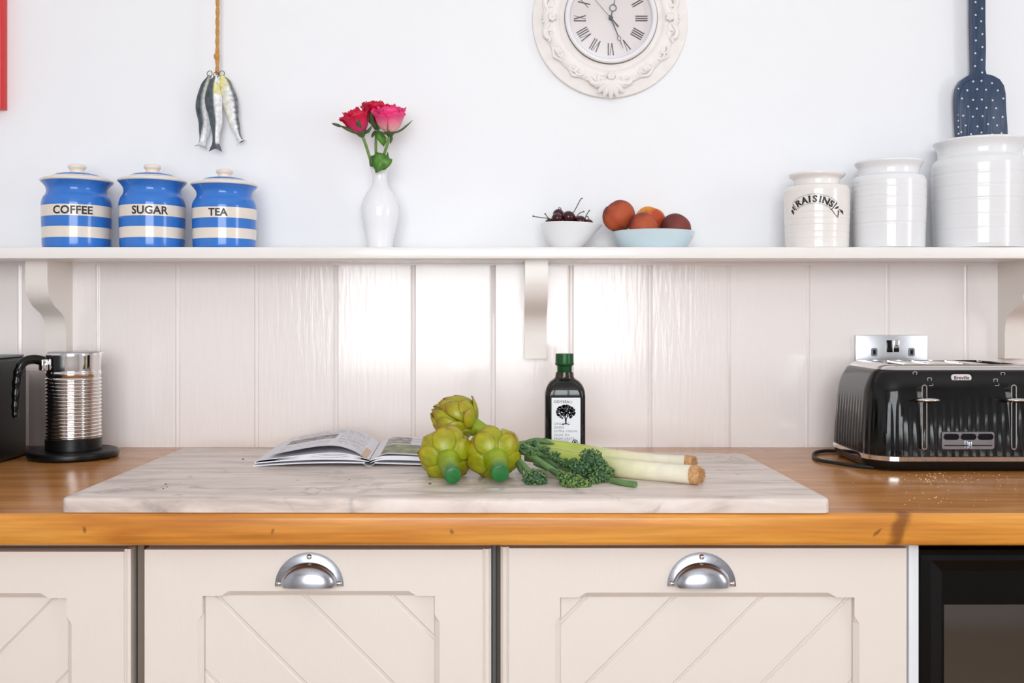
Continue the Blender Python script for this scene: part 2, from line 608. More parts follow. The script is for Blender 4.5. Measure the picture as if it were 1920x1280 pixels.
def marble_mat():
    m = bpy.data.materials.new('grey_marble')
    m.use_nodes = True
    nt = m.node_tree
    N, L = nt.nodes, nt.links
    p = N['Principled BSDF']
    tc = N.new('ShaderNodeTexCoord')
    mp = N.new('ShaderNodeMapping')
    mp.inputs['Scale'].default_value = (1.3, 7.0, 5.0)
    mp.inputs['Rotation'].default_value = (0, 0, 0.05)
    L.new(tc.outputs['Object'], mp.inputs[0])
    n1 = N.new('ShaderNodeTexNoise')
    n1.inputs['Scale'].default_value = 6.0
    n1.inputs['Detail'].default_value = 8
    n1.inputs['Roughness'].default_value = 0.62
    n1.inputs['Distortion'].default_value = 0.6
    L.new(mp.outputs[0], n1.inputs['Vector'])
    r = N.new('ShaderNodeValToRGB')
    e = r.color_ramp.elements
    e[0].position, e[0].color = 0.30, srgb(178, 162, 154)
    e[1].position, e[1].color = 0.70, srgb(232, 220, 212)
    x = e.new(0.5)
    x.color = srgb(216, 200, 191)
    L.new(n1.outputs['Fac'], r.inputs[0])
    n2 = N.new('ShaderNodeTexNoise')
    n2.inputs['Scale'].default_value = 7.0
    n2.inputs['Detail'].default_value = 6
    n2.inputs['Distortion'].default_value = 1.6
    mp3 = N.new('ShaderNodeMapping')
    mp3.inputs['Scale'].default_value = (1.6, 1.6, 1.6)
    mp3.inputs['Location'].default_value = (0.3, 0.7, 0.2)
    L.new(tc.outputs['Object'], mp3.inputs[0])
    L.new(mp3.outputs[0], n2.inputs['Vector'])
    v = N.new('ShaderNodeValToRGB')
    ve = v.color_ramp.elements
    ve[0].position, ve[0].color = 0.0, (0, 0, 0, 1)
    ve[1].position, ve[1].color = 1.0, (0, 0, 0, 1)
    for pos, c in ((0.31, 0.0), (0.35, 0.5), (0.42, 0.0)):
        q = ve.new(pos)
        q.color = (c, c, c, 1)
    L.new(n2.outputs['Fac'], v.inputs[0])
    mx = N.new('ShaderNodeMix')
    mx.data_type = 'RGBA'
    L.new(v.outputs[0], mx.inputs['Factor'])
    L.new(r.outputs[0], mx.inputs['A'])
    mx.inputs['B'].default_value = srgb(128, 124, 124)
    L.new(mx.outputs['Result'], p.inputs['Base Color'])
    p.inputs['Roughness'].default_value = 0.34
    return m


M['wood'] = wood_mat('varnished_pine', srgb(190, 116, 42), srgb(216, 144, 58), srgb(232, 164, 76), 0.27, 0.16)
M['wood_top'] = wood_mat('pine_top_painted_sheen', srgb(164, 106, 54), srgb(190, 128, 70), srgb(206, 147, 87), 0.2, 0.12)  # same pine as the front; reflection of the boards painted into its browner tone
M['marble'] = marble_mat()

# ------------------------------------------------------------------ room shell
ZS0, ZS1, YS = 1.2411, 1.2601, -0.142      # shelf underside, top, front
ZW = 0.91                                # worktop height


def wall_hole(name, m, a0, a1, z0, z1, h0, h1, hz0, hz1, fixed, axis, th):
    """A wall slab with one rectangular opening; axis 'x': runs along x at y=fixed; 'y': runs along y at x=fixed."""
    b = bmesh.new()
    for (p0, p1, q0, q1) in ((a0, h0, z0, z1), (h1, a1, z0, z1), (h0, h1, z0, hz0), (h0, h1, hz1, z1)):
        if axis == 'x':
            box_bm(p0, p1, min(fixed, fixed + th), max(fixed, fixed + th), q0, q1, bm=b)
        else:
            box_bm(min(fixed, fixed + th), max(fixed, fixed + th), p0, p1, q0, q1, bm=b)
    return struct(bm_obj(name, b, m))


wall_back = struct(box('wall_back', XL, XR, 0.012, 0.12, 0, ZT, M['wall']))
wall_hole('wall_front', M['wall'], XL, XR, 0, ZT, WIN[0], WIN[1], WIN[2], WIN[3], YR, 'x', -0.12)
wall_hole('wall_right', M['wall'], YR, 0.012, 0, ZT, SWIN[0], SWIN[1], SWIN[2], SWIN[3], XR, 'y', 0.12)
struct(box('wall_left', XL - 0.12, XL, YR, 0.012, 0, ZT, M['wall']))
struct(box('floor', XL, XR, YR, 0.012, -0.1, 0, M['floor']))
struct(box('ceiling', XL, XR, YR, 0.012, ZT, ZT + 0.1, M['ceil']))


def window(name, horizontal, h0, h1, z0, z1, fixed, bars):
    root = bpy.data.objects.new(name, None)
    COL.objects.link(root)
    root['kind'] = 'structure'
    def bar(nm, p0, p1, q0, q1, t):
        if horizontal:
            box(nm, p0, p1, fixed - t, fixed, q0, q1, M['bezel'], root)
        else:
            box(nm, fixed, fixed + t, p0, p1, q0, q1, M['bezel'], root)
    w = 0.05
    bar('frame_rail', h0, h1, z0, z0 + w, .06)
    bar('frame_rail', h0, h1, z1 - w, z1, .06)
    bar('frame_stile', h0, h0 + w, z0 + w, z1 - w, .06)
    bar('frame_stile', h1 - w, h1, z0 + w, z1 - w, .06)
    for k in range(1, bars):
        x = h0 + (h1 - h0) * k / bars
        bar('mullion', x - .02, x + .02, z0 + w, z1 - w, .05)
    if horizontal:
        box('pane', h0 + w, h1 - w, fixed - .03, fixed - .026, z0 + w, z1 - w, M['glass'], root)
    else:
        box('pane', fixed + .026, fixed + .03, h0 + w, h1 - w, z0 + w, z1 - w, M['glass'], root)


window('window_1', True, WIN[0], WIN[1], WIN[2], WIN[3], YR - 0.02, 4)
window('window_2', False, SWIN[0], SWIN[1], SWIN[2], SWIN[3], XR + 0.02, 2)

# tongue-and-groove boards under the shelf, each with a bead along its right edge
JX = [-549, -402, -254, -107, 40, 187, 336, 484, 633, 778, 928, 1074, 1222, 1370, 1518, 1667, 1815, 1962, 2110, 2257, 2405]
JX = [(x - CX) / FPX * -YC for x in JX]
for i in range(len(JX) - 1):
    x0, x1 = JX[i], JX[i + 1]
    tilt = random.uniform(-0.0006, 0.0006)
    sec = [(x0 + .0001, .011), (x0 + .0001, .0016), (x0 + .0016, .0002 + tilt), (x1 - .0095, 0.0002 - tilt), (x1 - .0086, .0013), (x1 - .0078, .0013),
           (x1 - .0068, .0004), (x1 - .0046, -.0004), (x1 - .0024, .0004), (x1 - .0010, .0014), (x1 - .0001, .0016), (x1 - .0001, .011)]
    v, f = [], []
    for z in (ZW - .002, ZS0 + .004):
        v += [(a, b, z) for a, b in sec]
    n = len(sec)
    for k in range(n - 1):
        f.append((k, k + 1, n + k + 1, n + k))
    f.append((n - 1, 0, n, 2 * n - 1))
    f.append(tuple(range(n))[::-1])
    f.append(tuple(range(n, 2 * n)))
    mesh_obj('board', v, f, M['board'], wall_back, auto=25)
trim = struct(box('trim_1', XL, XR, -0.0035, 0.0, ZS0 - 0.004, ZS0, M['board']))

# ------------------------------------------------------------------ shelf and brackets
shelf = thing('wall_shelf', 'long white painted wall shelf on three scrolled brackets', 'shelf', (0, 0, ZS0))
box('shelf_board', -1.6, 1.6, YS, 0.012, ZS0, ZS1, M['shelf'], shelf, bev=.0015, org=shelf.location)
prof = [(0.0, 0.0), (-.097, 0.0)]
for (dp, py) in ((.097, 505), (.097, 530), (.094, 545), (.086, 560), (.072, 573), (.054, 582), (.040, 589), (.031, 598), (.027, 610), (.0255, 625), (.025, 672)):
    prof.append((-dp, W(0, py, -dp).z - ZS0))
prof.append((0, prof[-1][1]))
for (bx0, bx1) in ((-.828, -.790), (.0222, .0612), (.8735, .912)):
    b = bmesh.new()
    l = [b.verts.new((bx0, p[0], ZS0 + p[1])) for p in prof]
    r = [b.verts.new((bx1, p[0], ZS0 + p[1])) for p in prof]
    b.faces.new(l)
    b.faces.new(r[::-1])
    for k in range(len(prof)):
        k2 = (k + 1) % len(prof)
        b.faces.new((l[k], l[k2], r[k2], r[k]))
    bm_obj('bracket', b, M['bracket'], shelf, auto=30, org=shelf.location)

# ------------------------------------------------------------------ worktop, slab
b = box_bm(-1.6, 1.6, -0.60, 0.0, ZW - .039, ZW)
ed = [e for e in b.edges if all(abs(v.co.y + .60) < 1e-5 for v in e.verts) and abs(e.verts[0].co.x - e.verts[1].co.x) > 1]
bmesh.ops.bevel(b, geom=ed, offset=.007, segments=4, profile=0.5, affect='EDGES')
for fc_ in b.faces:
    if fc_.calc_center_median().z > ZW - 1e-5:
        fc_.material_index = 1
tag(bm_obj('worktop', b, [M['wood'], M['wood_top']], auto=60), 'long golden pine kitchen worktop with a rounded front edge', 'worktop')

ZM = ZW + .018
b = bmesh.new()
cor = [(-.543, -.594), (.382, -.598), (.369, -.203), (-.546, -.142)]
lo = [b.verts.new((x, y, ZW + .0005)) for x, y in cor]
hi = [b.verts.new((x, y, ZM)) for x, y in cor]
b.faces.new(hi)
b.faces.new(lo[::-1])
for k in range(4):
    b.faces.new((lo[k], lo[(k + 1) % 4], hi[(k + 1) % 4], hi[k]))
bmesh.ops.bevel(b, geom=[e for e in b.edges if abs(e.verts[0].co.z - e.verts[1].co.z) > .01], offset=.010, segments=4, profile=0.5, affect='EDGES')
bmesh.ops.bevel(b, geom=[e for e in b.edges if all(v.co.z > ZM - 1e-5 for v in e.verts)], offset=.004, segments=3, profile=0.5, affect='EDGES')
tag(bm_obj('marble_slab', b, M['marble'], auto=40), 'pale grey veined marble slab lying on the pine worktop', 'marble slab')

# ------------------------------------------------------------------ cabinets
YD = -0.575


def clip(poly, nx, nz, c):
    out = []
    for i in range(len(poly)):
        p, q = poly[i - 1], poly[i]
        dp, dq = p[0] * nx + p[1] * nz - c, q[0] * nx + q[1] * nz - c
        if (dp <= 0) != (dq <= 0):
            t = dp / (dp - dq)
            out.append((p[0] + (q[0] - p[0]) * t, p[1] + (q[1] - p[1]) * t))
        if dq <= 0:
            out.append(q)
    return out


def cabinet(label, dx0, dx1, zt, ox0, ox1, oz1, slope, xphase, carc, handle_x=None):
    cx = (dx0 + dx1) / 2
    root = thing('kitchen_cabinet', label, 'cabinet', (cx, -.3, 0), 'painted cabinets under the worktop')
    o = root.location
    oz0, z0 = 0.235, 0.14
    # carcass seen through the gaps
    box('carcass', carc[0], carc[1], -.545, -.02, .10, ZW - .041, M['cab_in'], root, org=o)
    box('plinth', carc[0], carc[1], -.50, -.48, 0, .10, M['cab'], root, org=o)
    # door frame with stopped chamfers
    c, a, s = .0062, .022, .010
    def chain(P, Q, n):
        P, Q, n = Vector(P), Vector(Q), Vector(n)
        t = (Q - P).normalized()
        fr = [P, P + t * a, P + t * (a + s) + n * c, Q - t * (a + s) + n * c, Q - t * a]
        md = [P, P + t * a, P + t * (a + s), Q - t * (a + s), Q - t * a]
        return fr, md
    sides = [chain((ox0, oz1), (ox1, oz1), (0, 1)), chain((ox1, oz1), (ox1, oz0), (1, 0)),
             chain((ox1, oz0), (ox0, oz0), (0, -1)), chain((ox0, oz0), (ox0, oz1), (-1, 0))]
    b = bmesh.new()
    outer = [(dx0, zt), (dx1, zt), (dx1, z0), (dx0, z0)]
    ofv = [b.verts.new((x, YD, z)) for x, z in outer]
    obv = [b.verts.new((x, YD + .022, z)) for x, z in outer]
    fl, ml, dl = [], [], []
    for fr, md in sides:
        fl.append([b.verts.new((p.x, YD, p.y)) for p in fr])
        ml.append([b.verts.new((p.x, YD + c, p.y)) for p in md])
        dl.append([b.verts.new((p.x, YD + .0105, p.y)) for p in md])
    for k in range(4):
        k2 = (k + 1) % 4
        b.faces.new([ofv[k], ofv[k2], fl[k2][0]] + fl[k][::-1])
        b.faces.new((ofv[k], obv[k], obv[k2], ofv[k2]))
    b.faces.new(obv)
    F = sum(fl, []); Mi = sum(ml, []); D = sum(dl, [])
    for k in range(len(F)):
        k2 = (k + 1) % len(F)
        b.faces.new((F[k], F[k2], Mi[k2], Mi[k]))
        b.faces.new((Mi[k], Mi[k2], D[k2], D[k]))
    b.faces.new(D)
    door = bm_obj('door', b, M['cab'], root, org=o)
    # diagonal planks
    rect = [(ox0, oz0), (ox1, oz0), (ox1, oz1), (ox0, oz1)]
    pitch = .1075 / math.sqrt(2)
    nx, nz = (-slope / math.sqrt(2), 1 / math.sqrt(2))
    c0 = xphase * nx + oz1 * nz
    for k in range(-12, 13):
        lo_, hi_ = c0 + k * pitch + .0014, c0 + (k + 1) * pitch - .0014
        pl = clip(rect, nx, nz, hi_)
        if len(pl) > 2:
            pl = clip(pl, -nx, -nz, -lo_)
        cl = []
        for p in pl:
            if not cl or (Vector(p) - Vector(cl[-1])).length > .005:
                cl.append(p)
        if len(cl) > 2 and (Vector(cl[0]) - Vector(cl[-1])).length < .005:
            cl.pop()
        if len(cl) < 3:
            continue
        ar = abs(sum(cl[i - 1][0] * cl[i][1] - cl[i][0] * cl[i - 1][1] for i in range(len(cl)))) / 2
        if ar < 6e-5:
            continue
        poly_prism('plank', cl, YD + .0074, YD + .0108, M['cab'], door, bev=.0016, org=o, seg=1)
    if handle_x is not None:
        cup_handle(root, handle_x, W(0, 1098, YD).z)
    return root, door


def cup_handle(root, hx, zb):
    """Half-round cup pull: flange plate against the door and a bulging hood."""
    R, Ri, H = .0418, .0355, .041
    o = root.location
    V, Fc = [], []
    na, nr = 36, 10
    def ring(rx, rz, fy, droop):
        for k in range(na + 1):
            a = PI * k / na
            V.append((hx - rx * math.cos(a), fy, zb + rz * math.sin(a) + droop * math.sin(a) ** 0.8 * (1 - math.sin(a))))
    ring(R, H, YD, 0); ring(R, H, YD - .0022, 0); ring(Ri + .002, H * .735, YD - .0026, 0); ring(Ri, H * .71, YD - .0032, 0)
    for j in range(1, nr + 1):
        t = j / nr * PI / 2
        k = math.cos(t)
        for q in range(na + 1):
            a = PI * q / na
            zz = H * .70 * math.sin(a) * k + .002 * math.sin(t) * math.sin(a)
            V.append((hx - Ri * math.cos(a) * (1 - .12 * (1 - k)), YD - .0032 - .0165 * math.sin(t) * math.sin(a) ** .55, zb + zz))
    nrings = 4 + nr
    for i in range(nrings - 1):
        for k in range(na):
            p = i * (na + 1) + k
            Fc.append((p, p + 1, p + na + 2, p + na + 1))
    h = mesh_obj('cup_handle', V, Fc, M['steel'], root, auto=35, org=o)
    for (sx, sz) in ((0, H * .875), (-.0368, .0035), (.0368, .0035)):
        v, f = lathe_data([(.0002, .0030), (.0018, .0027), (.0030, .0015), (.0034, 0)][::-1], 14)
        v = [(hx + sx + p[0], YD - .0022 - p[2], zb + sz + p[1]) for p in v]
        mesh_obj('screw', v, f, M['chrome'], h, auto=60, org=o)


zt = W(0, 1031, YD).z
cab_a, _ = cabinet('cream cabinet cut off by the left picture edge, beside the dark wood-brown gap', -.935, -.4735, W(0, 1034, YD).z, -.865, -.5436, W(0, 1121, YD).z, 1, -.5590, (-.94, -.4555))
cab_b, _ = cabinet('cream cabinet with planks slanting down to the right, below the book', -.4485, -.036, W(0, 1030, YD).z, -.3776, -.0944, W(0, 1117, YD).z, -1, -.3640, (-.4535, -.0215), (580.5 - CX) / 1536)
cab_c, _ = cabinet('wide cream cabinet with planks slanting up to the right, beside the black microwave', -.0035, .4815, W(0, 1027.5, YD).z, .0588, .4180, W(0, 1120, YD).z, 1, .2000, (-.0195, .4840), (1315 - CX) / 1536)
# stepped edge mouldings of the doors
for root, xs, sgn in ((cab_a, -.4735, 1), (cab_b, -.036, 1), (cab_c, -.0035, -1)):
    w1, w2 = (.0075, .0) if root is cab_a else (.0105, .0)
    sec = [(0, .0015), (.0018, .0035), (.0034, .0015), (.0052, .0012), (.0075, .0018), (w1, .006), (w1, .021), (0, .021)]
    z0, z1 = .14, W(0, 1031 if root is not cab_c else 1027, YD).z + .0008
    v, f = [], []
    n = len(sec)
    for z in (z0, z1):
        v += [(xs + sgn * q[0], YD + q[1], z) for q in sec]
    for k in range(n):
        k2 = (k + 1) % n
        f.append((k, k2, n + k2, n + k))
    f += [tuple(range(n))[::-1], tuple(range(n, 2 * n))]
    mesh_obj('edge_moulding', v, f, M['cab'], root, auto=20, org=root.location)
o = cab_b.location
box('filler_strip', -.0245, -.0200, -.5600, -.54, .10, ZW - .0395, M['cab_grey'], cab_b, org=o)
o = cab_c.location
box('end_panel', .4842, .4962, -.5755, -.02, .0, ZW - .0395, M['panel_white'], cab_c, org=o, bev=.0008)
o = cab_a.location
box('filler_strip', -.4625, -.4545, -.560, -.54, .10, ZW - .0395, M['cab_in'], cab_a, org=o)

# ------------------------------------------------------------------ microwave
M['mw_black'] = mat('microwave_black', srgb(7, 6, 6), 0.3, ior=1.3)
mw = thing('microwave_oven', 'black built-in microwave with a dark glass window, under the right worktop end', 'microwave', (.75, -.3, .42))
o = mw.location
mz0, mz1 = .44, W(0, 1031, -.57).z
mx0, mx1 = .4985, 1.05
box('body', mx0, mx1, -.545, -.03, mz0, mz1, M['mw_black'], mw, org=o)
box('base_shelf', .4965, 1.06, -.56, -.03, .42, .4395, M['panel_white'], mw, org=o)
def frame_ring(ax0, ax1, az0, az1, y):
    return [(ax0, y, az0), (ax1, y, az0), (ax1, y, az1), (ax0, y, az1)]
rings = [frame_ring(mx0, mx1, mz0, mz1, -.545), frame_ring(mx0, mx1, mz0, mz1, -.568), frame_ring(mx0 + .002, mx1 - .002, mz0 + .002, mz1 - .006, -.571),
         frame_ring(mx0 + .014, mx1 - .014, mz0 + .014, mz1 - .012, -.572), frame_ring(mx0 + .030, mx1 - .030, mz0 + .030, mz1 - .027, -.5655),
         frame_ring(mx0 + .033, mx1 - .034, mz0 + .07, mz1 - .068, -.5655)]
v, f = loft_data(rings, True, False)
door_m = mesh_obj('door', v, f, M['mw_black'], mw, org=o)
box('door_window', mx0 + .033, mx1 - .034, -.5655, -.562, mz0 + .07, mz1 - .068, M['mw_glass'], mw, org=o)

# ------------------------------------------------------------------ red picture frame
pf = thing('picture_frame', 'bright red picture frame edge on the wall at the top left', 'picture', (-1.06, 0.012, 1.66))
o = pf.location
fx0, fx1, fz0, fz1 = -1.222, -.9130, W(0, 203, -.01).z, 1.86
for (a0, a1, c0, c1, nm) in ((fx0, fx0 + .024, fz0, fz1, 'frame_stile'), (fx1 - .024, fx1, fz0, fz1, 'frame_stile'),
                             (fx0 + .024, fx1 - .024, fz0, fz0 + .024, 'frame_rail'), (fx0 + .024, fx1 - .024, fz1 - .024, fz1, 'frame_rail')):
    box(nm, a0, a1, -.012, .012, c0, c1, M['red'], pf, bev=.0015, org=o)
box('picture_panel', fx0 + .02, fx1 - .02, -.002, .010, fz0 + .02, fz1 - .02, M['paper'], pf, org=o)

# ------------------------------------------------------------------ hanging fish
hf = thing('hanging_fish_ornament', 'three painted wooden fish hanging on jute twine against the white wall', 'ornament', W(408, 285, -.02))
o = hf.location
pth, pth2 = [], []
for k in range(60):
    t = k / 59
    px = 408.8 - 1.5 * t
    pth.append(W(px + 1.6 * math.sin(k * 0.9), -170 + 310 * t, -.012 + .0012 * math.cos(k * .9)))
    pth2.append(W(px - 1.6 * math.sin(k * 0.9), -170 + 310 * t, -.012 - .0012 * math.cos(k * .9)))
tube('twine', pth, .0023, M['rope'], hf, 8, org=o)
tube('twine', pth2, .0023, M['rope'], hf, 8, org=o)
kc = W(406.3, 106, -.013)
v, f = lathe_data([(.0004, -.0068), (.003, -.0055), (.0052, -.002), (.0054, .002), (.0032, .0056), (.0004, .0068)], 12, kc)
mesh_obj('knot', v, f, M['rope'], hf, auto=60, org=o)
box('nail', W(408, -170, 0).x - .002, W(408, -170, 0).x + .002, -.018, .012, W(0, -172, -.01).z, W(0, -168, -.01).z, M['wire'], hf, org=o)
DK, DK2, YEL, WHT, GRN = srgb(52, 60, 66), srgb(92, 104, 112), srgb(226, 216, 120), srgb(236, 236, 240), srgb(150, 152, 118)


def fish(cl, wid, y, colf):
    n, m_ = 30, 9
    cpath = smooth_path([W(px, py, y) for px, py in cl], 8)
    L_ = len(cpath)
    V, C = [], []
    for i in range(L_):
        t = i / (L_ - 1)
        w = 0
        for j in range(len(wid) - 1):
            if wid[j][0] <= t <= wid[j + 1][0]:
                q = (t - wid[j][0]) / (wid[j + 1][0] - wid[j][0])
                q = q * q * (3 - 2 * q)
                w = wid[j][1] + (wid[j + 1][1] - wid[j][1]) * q
        w = w * (y - YC) / FPX
        tg = (cpath[min(L_ - 1, i + 1)] - cpath[max(0, i - 1)]).normalized()
        sd = Vector((-tg.z, 0, tg.x)) * -1
        if sd.x < 0:
            sd = -sd
        for j in range(m_):
            u = -1 + 2 * j / (m_ - 1)
            th = .0055 * math.sqrt(max(0, 1 - u * u)) * (1 if t < .8 else max(.35, 1 - (t - .8) * 4))
            V.append(cpath[i] + sd * (w * u) + Vector((0, -th - .0015, (0 if t < .97 else .006 * (1 - abs(u)))))); C.append(colf(u, t))
    nf = len(V)
    for k in range(nf):
        p = V[k].copy(); p.y = y + .0022
        V.append(p); C.append(C[k])
    F = []
    for i in range(L_ - 1):
        for j in range(m_ - 1):
            a = i * m_ + j
            F.append((a, a + 1, a + m_ + 1, a + m_))
            F.append((nf + a, nf + a + m_, nf + a + m_ + 1, nf + a + 1))
        for j in (0, m_ - 1):
            a = i * m_ + j
            F.append((a, a + m_, nf + a + m_, nf + a))
    for j in range(m_ - 1):
        for i in (0, L_ - 1):
            a = i * m_ + j
            F.append((a, a + 1, nf + a + 1, nf + a))
    fo = mesh_obj('fish', V, F, M['fish'], hf, cols=C, auto=50, org=o)
    c = cpath[0]
    ring = [c + Vector((.0045 * math.cos(2 * PI * k / 20), -.003 + .0015 * math.sin(2 * PI * k / 20), .003 + .0055 * math.sin(2 * PI * k / 20))) for k in range(20)]
    tube('ring', ring, .0006, M['wire'], fo, 6, closed=True, org=o)


def dark_left(u, t):
    if t > .88:
        return lerp(DK, DK2, .4 + .4 * noise.noise((u * 3, t * 9, 0)))
    e = .12 - .25 * abs(t - .45)
    k = sstep(e - .08, e + .22, u)
    c = lerp(DK, DK2, .5 + .8 * noise.noise((u * 4, t * 12, 1)))
    if u < -.82:
        c = DK
    c2 = WHT
    if .12 < t < .30:
        c2 = lerp(WHT, YEL, .8)
    return lerp(c, c2, k)


def dark_left2(u, t):
    if t > .9:
        return lerp(WHT, DK2, .45)
    k = sstep(-.15, .25, u + max(0, t - .6) * 3)
    return lerp(lerp(DK, DK2, .4 + .6 * noise.noise((u * 4, t * 12, 4))), lerp(WHT, GRN, max(0, .7 - t)), k)


def dark_right(u, t):
    c = lerp(WHT, YEL, .75 * (1 - sstep(.06, .3, t)) + .3 * (1 - sstep(-.4, .3, u)) * (1 - sstep(.5, .8, t)))
    if u > .7 and .06 < t:
        c = lerp(c, DK, .8 if t < .97 else .3)
    if u > .3 and .3 < t < .75 and (t * 16) % 1 < .25:
        c = lerp(c, DK, .5)
    return c


WF = [(0, 3), (.12, 10), (.35, 16), (.6, 12), (.8, 6.2), (.88, 6), (.95, 10), (1, 12)]
fish([(394, 142), (383, 170), (380, 200), (384, 232), (381, 262), (377, 277)], [(0, 2), (.15, 9), (.4, 13), (.62, 11), (.82, 6.5), (.9, 7), (1, 12)], -.006, dark_left2)
fish([(417, 142), (424, 165), (432, 195), (439, 230), (447, 255), (453, 268)], [(0, 3), (.15, 12), (.35, 15), (.6, 9.5), (.8, 5), (.9, 5.5), (1, 10)], -.010, dark_right)
fish([(406, 144), (401, 165), (401, 195), (405, 225), (405, 255), (404, 284)], WF, -.018, dark_left)

# ------------------------------------------------------------------ blue and cream striped jars
def striped_jar(word, label, px, y, rs, hs, tx):
    c = W(px, 463, y)
    t = thing('storage_jar', label, 'jar', (c.x, y, ZS1), 'blue and cream striped kitchen jars')
    P = [(.050, 0), (.0545, .0015), (.0558, .006), (.0566, .02), (.0572, .045), (.0576, .068), (.0572, .078), (.0548, .086), (.0508, .092), (.0494, .098), (.0508, .104), (.0556, .110), (.0592, .1136), (.0598, .1150), (.0592, .1162), (.0575, .1166)]
    pr = [(r * rs, z * hs) for r, z in smooth_prof(P, 6)]
    # exact band borders
    zb = [z * hs for z in (.0175, .0355, .0530, .0715, .1128)]
    full = []
    for i in range(len(pr) - 1):
        full.append(pr[i])
        for z in zb:
            if pr[i][1] < z < pr[i + 1][1]:
                q = (z - pr[i][1]) / (pr[i + 1][1] - pr[i][1])
                full.append((pr[i][0] + (pr[i + 1][0] - pr[i][0]) * q, z))
    full.append(pr[-1])
    lathe('body', full, [M['blue'], M['cream']], t, 64, midx_of=lambda i, z: 1 if (zb[0] < z < zb[1] or zb[2] < z < zb[3] or z > zb[4]) else 0)
    L_ = smooth_prof([(.0560, .1166), (.0545, .1185), (.0500, .1200), (.0425, .1215), (.0400, .1232), (.034, .1262), (.022, .1285), (.012, .1292)], 5)
    lid = lathe('lid', [(r * rs, z * hs) for r, z in L_], [M['cream'], M['blue']], t, 56, midx_of=lambda i, z: 1 if .1226 * hs < z < .1278 * hs else 0)
    K = smooth_prof([(.0115, .1280), (.0112, .1315), (.0118, .1345), (.0146, .1375), (.0150, .1400), (.0136, .1425), (.008, .1437), (.0005, .1438)], 5)
    lathe('knob', [(r * rs, z * hs) for r, z in K], M['cream'], lid, 32)
    v, f = text_geo(word, .0182 * hs, .00050, 'CENTER', 1.02)
    v = wrap(v, .0577 * rs + .0002, .0560 * hs, tx / (.0577 * rs))
    mesh_obj('lettering', v, f, M['ink'], t)
    # face the lettering towards the room
    return t


j = striped_jar('COFFEE', 'blue and cream striped jar lettered COFFEE, leftmost on the shelf', 144.5, -.075, .99, 1.02, .016)
j = striped_jar('SUGAR', 'blue and cream striped jar lettered SUGAR, between two similar jars', 286, -.074, .955, 1.02, .014)
j = striped_jar('TEA', 'blue and cream striped jar lettered TEA, right of the sugar jar', 421, -.072, .94, .965, .004)

# ------------------------------------------------------------------ vase and roses
vy = -.056
vc = W(712, 463, vy)
VP = smooth_prof([(.0205, 0), (.0222, .002), (.0245, .018), (.0290, .040), (.0328, .060), (.0318, .078), (.0240, .096), (.0160, .108), (.0128, .118), (.0128, .128), (.0148, .136), (.0168, .140), (.0158, .1405), (.0130, .134), (.0112, .120)], 5)
vase = tag(lathe('flower_vase', VP, M['vase'], None, 48, auto=60), 'slim white porcelain vase holding three roses on the shelf', 'vase')
vase.location = (vc.x, vy, ZS1)
vase.scale = (1, 1, 1.02)


def rose(label, base, axis, size, c_in, c_out, stem_pts, seed, extra=None):
    """base: bottom of the bloom in world; axis: direction the bloom faces."""
    rnd = random.Random(seed)
    t = thing('rose', label, 'flower', stem_pts[-1], 'roses in the vase')
    o = t.location
    tube('stem', smooth_path(stem_pts, 6), .0026, M['stem'], t, 8, org=o)
    ax = Vector(axis).normalized()
    q = Vector((0, 0, 1)).rotation_difference(ax).to_matrix()
    rows = [(3, .13, .94, .80, 0.0), (4, .25, .98, .66, .02), (4, .38, .98, .62, .10), (5, .50, .96, .58, .22)]
    for ri, (n, rad, hh, wa, flare) in enumerate(rows):
        for k in range(n):
            a0 = 2 * PI * k / n + ri * .9 + rnd.uniform(-.2, .2)
            V, C, F = [], [], []
            nu, nv = 8, 8
            hj = hh * rnd.uniform(.92, 1.05)
            for i in range(nv + 1):
                v = i / nv
                prof_r = rad * (math.sin(min(1, v * 1.25) * PI / 2) ** .5) * (1 - .06 * v) + flare * sstep(.55, 1, v) * .62
                zz = hj * v - flare * .55 * sstep(.72, 1, v)
                ww = (wa * 1.45) * (.55 + .45 * math.sin(v * PI * .62)) * (1 - .30 * sstep(.8, 1, v))
                for jx in range(nu + 1):
                    u = -1 + 2 * jx / nu
                    a = a0 + u * ww
                    r = prof_r * (1 + .05 * u) + .018 * math.sin(u * 5 + ri + k) * v
                    z = zz - .05 * (u * u) * v + .03 * math.sin(u * 7 + k * 2) * v * v
                    p = q @ Vector((r * math.cos(a), r * math.sin(a), z)) * size
                    V.append(Vector(base) + p)
                    C.append(lerp(c_out if ri >= 2 else c_in, c_in, sstep(.15, .8, v)) if ri >= 2 else lerp(c_in, [x * .75 for x in c_in], 1 - v))
            for i in range(nv):
                for jx in range(nu):
                    p = i * (nu + 1) + jx
                    F.append((p, p + 1, p + nu + 2, p + nu + 1))
            po = mesh_obj('petal', V, F, M['petal'], t, cols=C, smooth=True, org=o)
            sm = po.modifiers.new('thick', 'SOLIDIFY')
            sm.thickness = .0006
    # calyx
    v, f = lathe_data(smooth_prof([(.0030, -.006), (.006, -.003), (.0085, .001), (.0105, .006)], 4), 16)
    v = [Vector(base) + q @ Vector(p) for p in v]
    mesh_obj('calyx', v, f, M['leaf_dark'], t, auto=60, org=o)
    for path, w in (extra or []):
        leaf_strip('sepal', path, w, M['leaf_dark'], t, o)
    return t


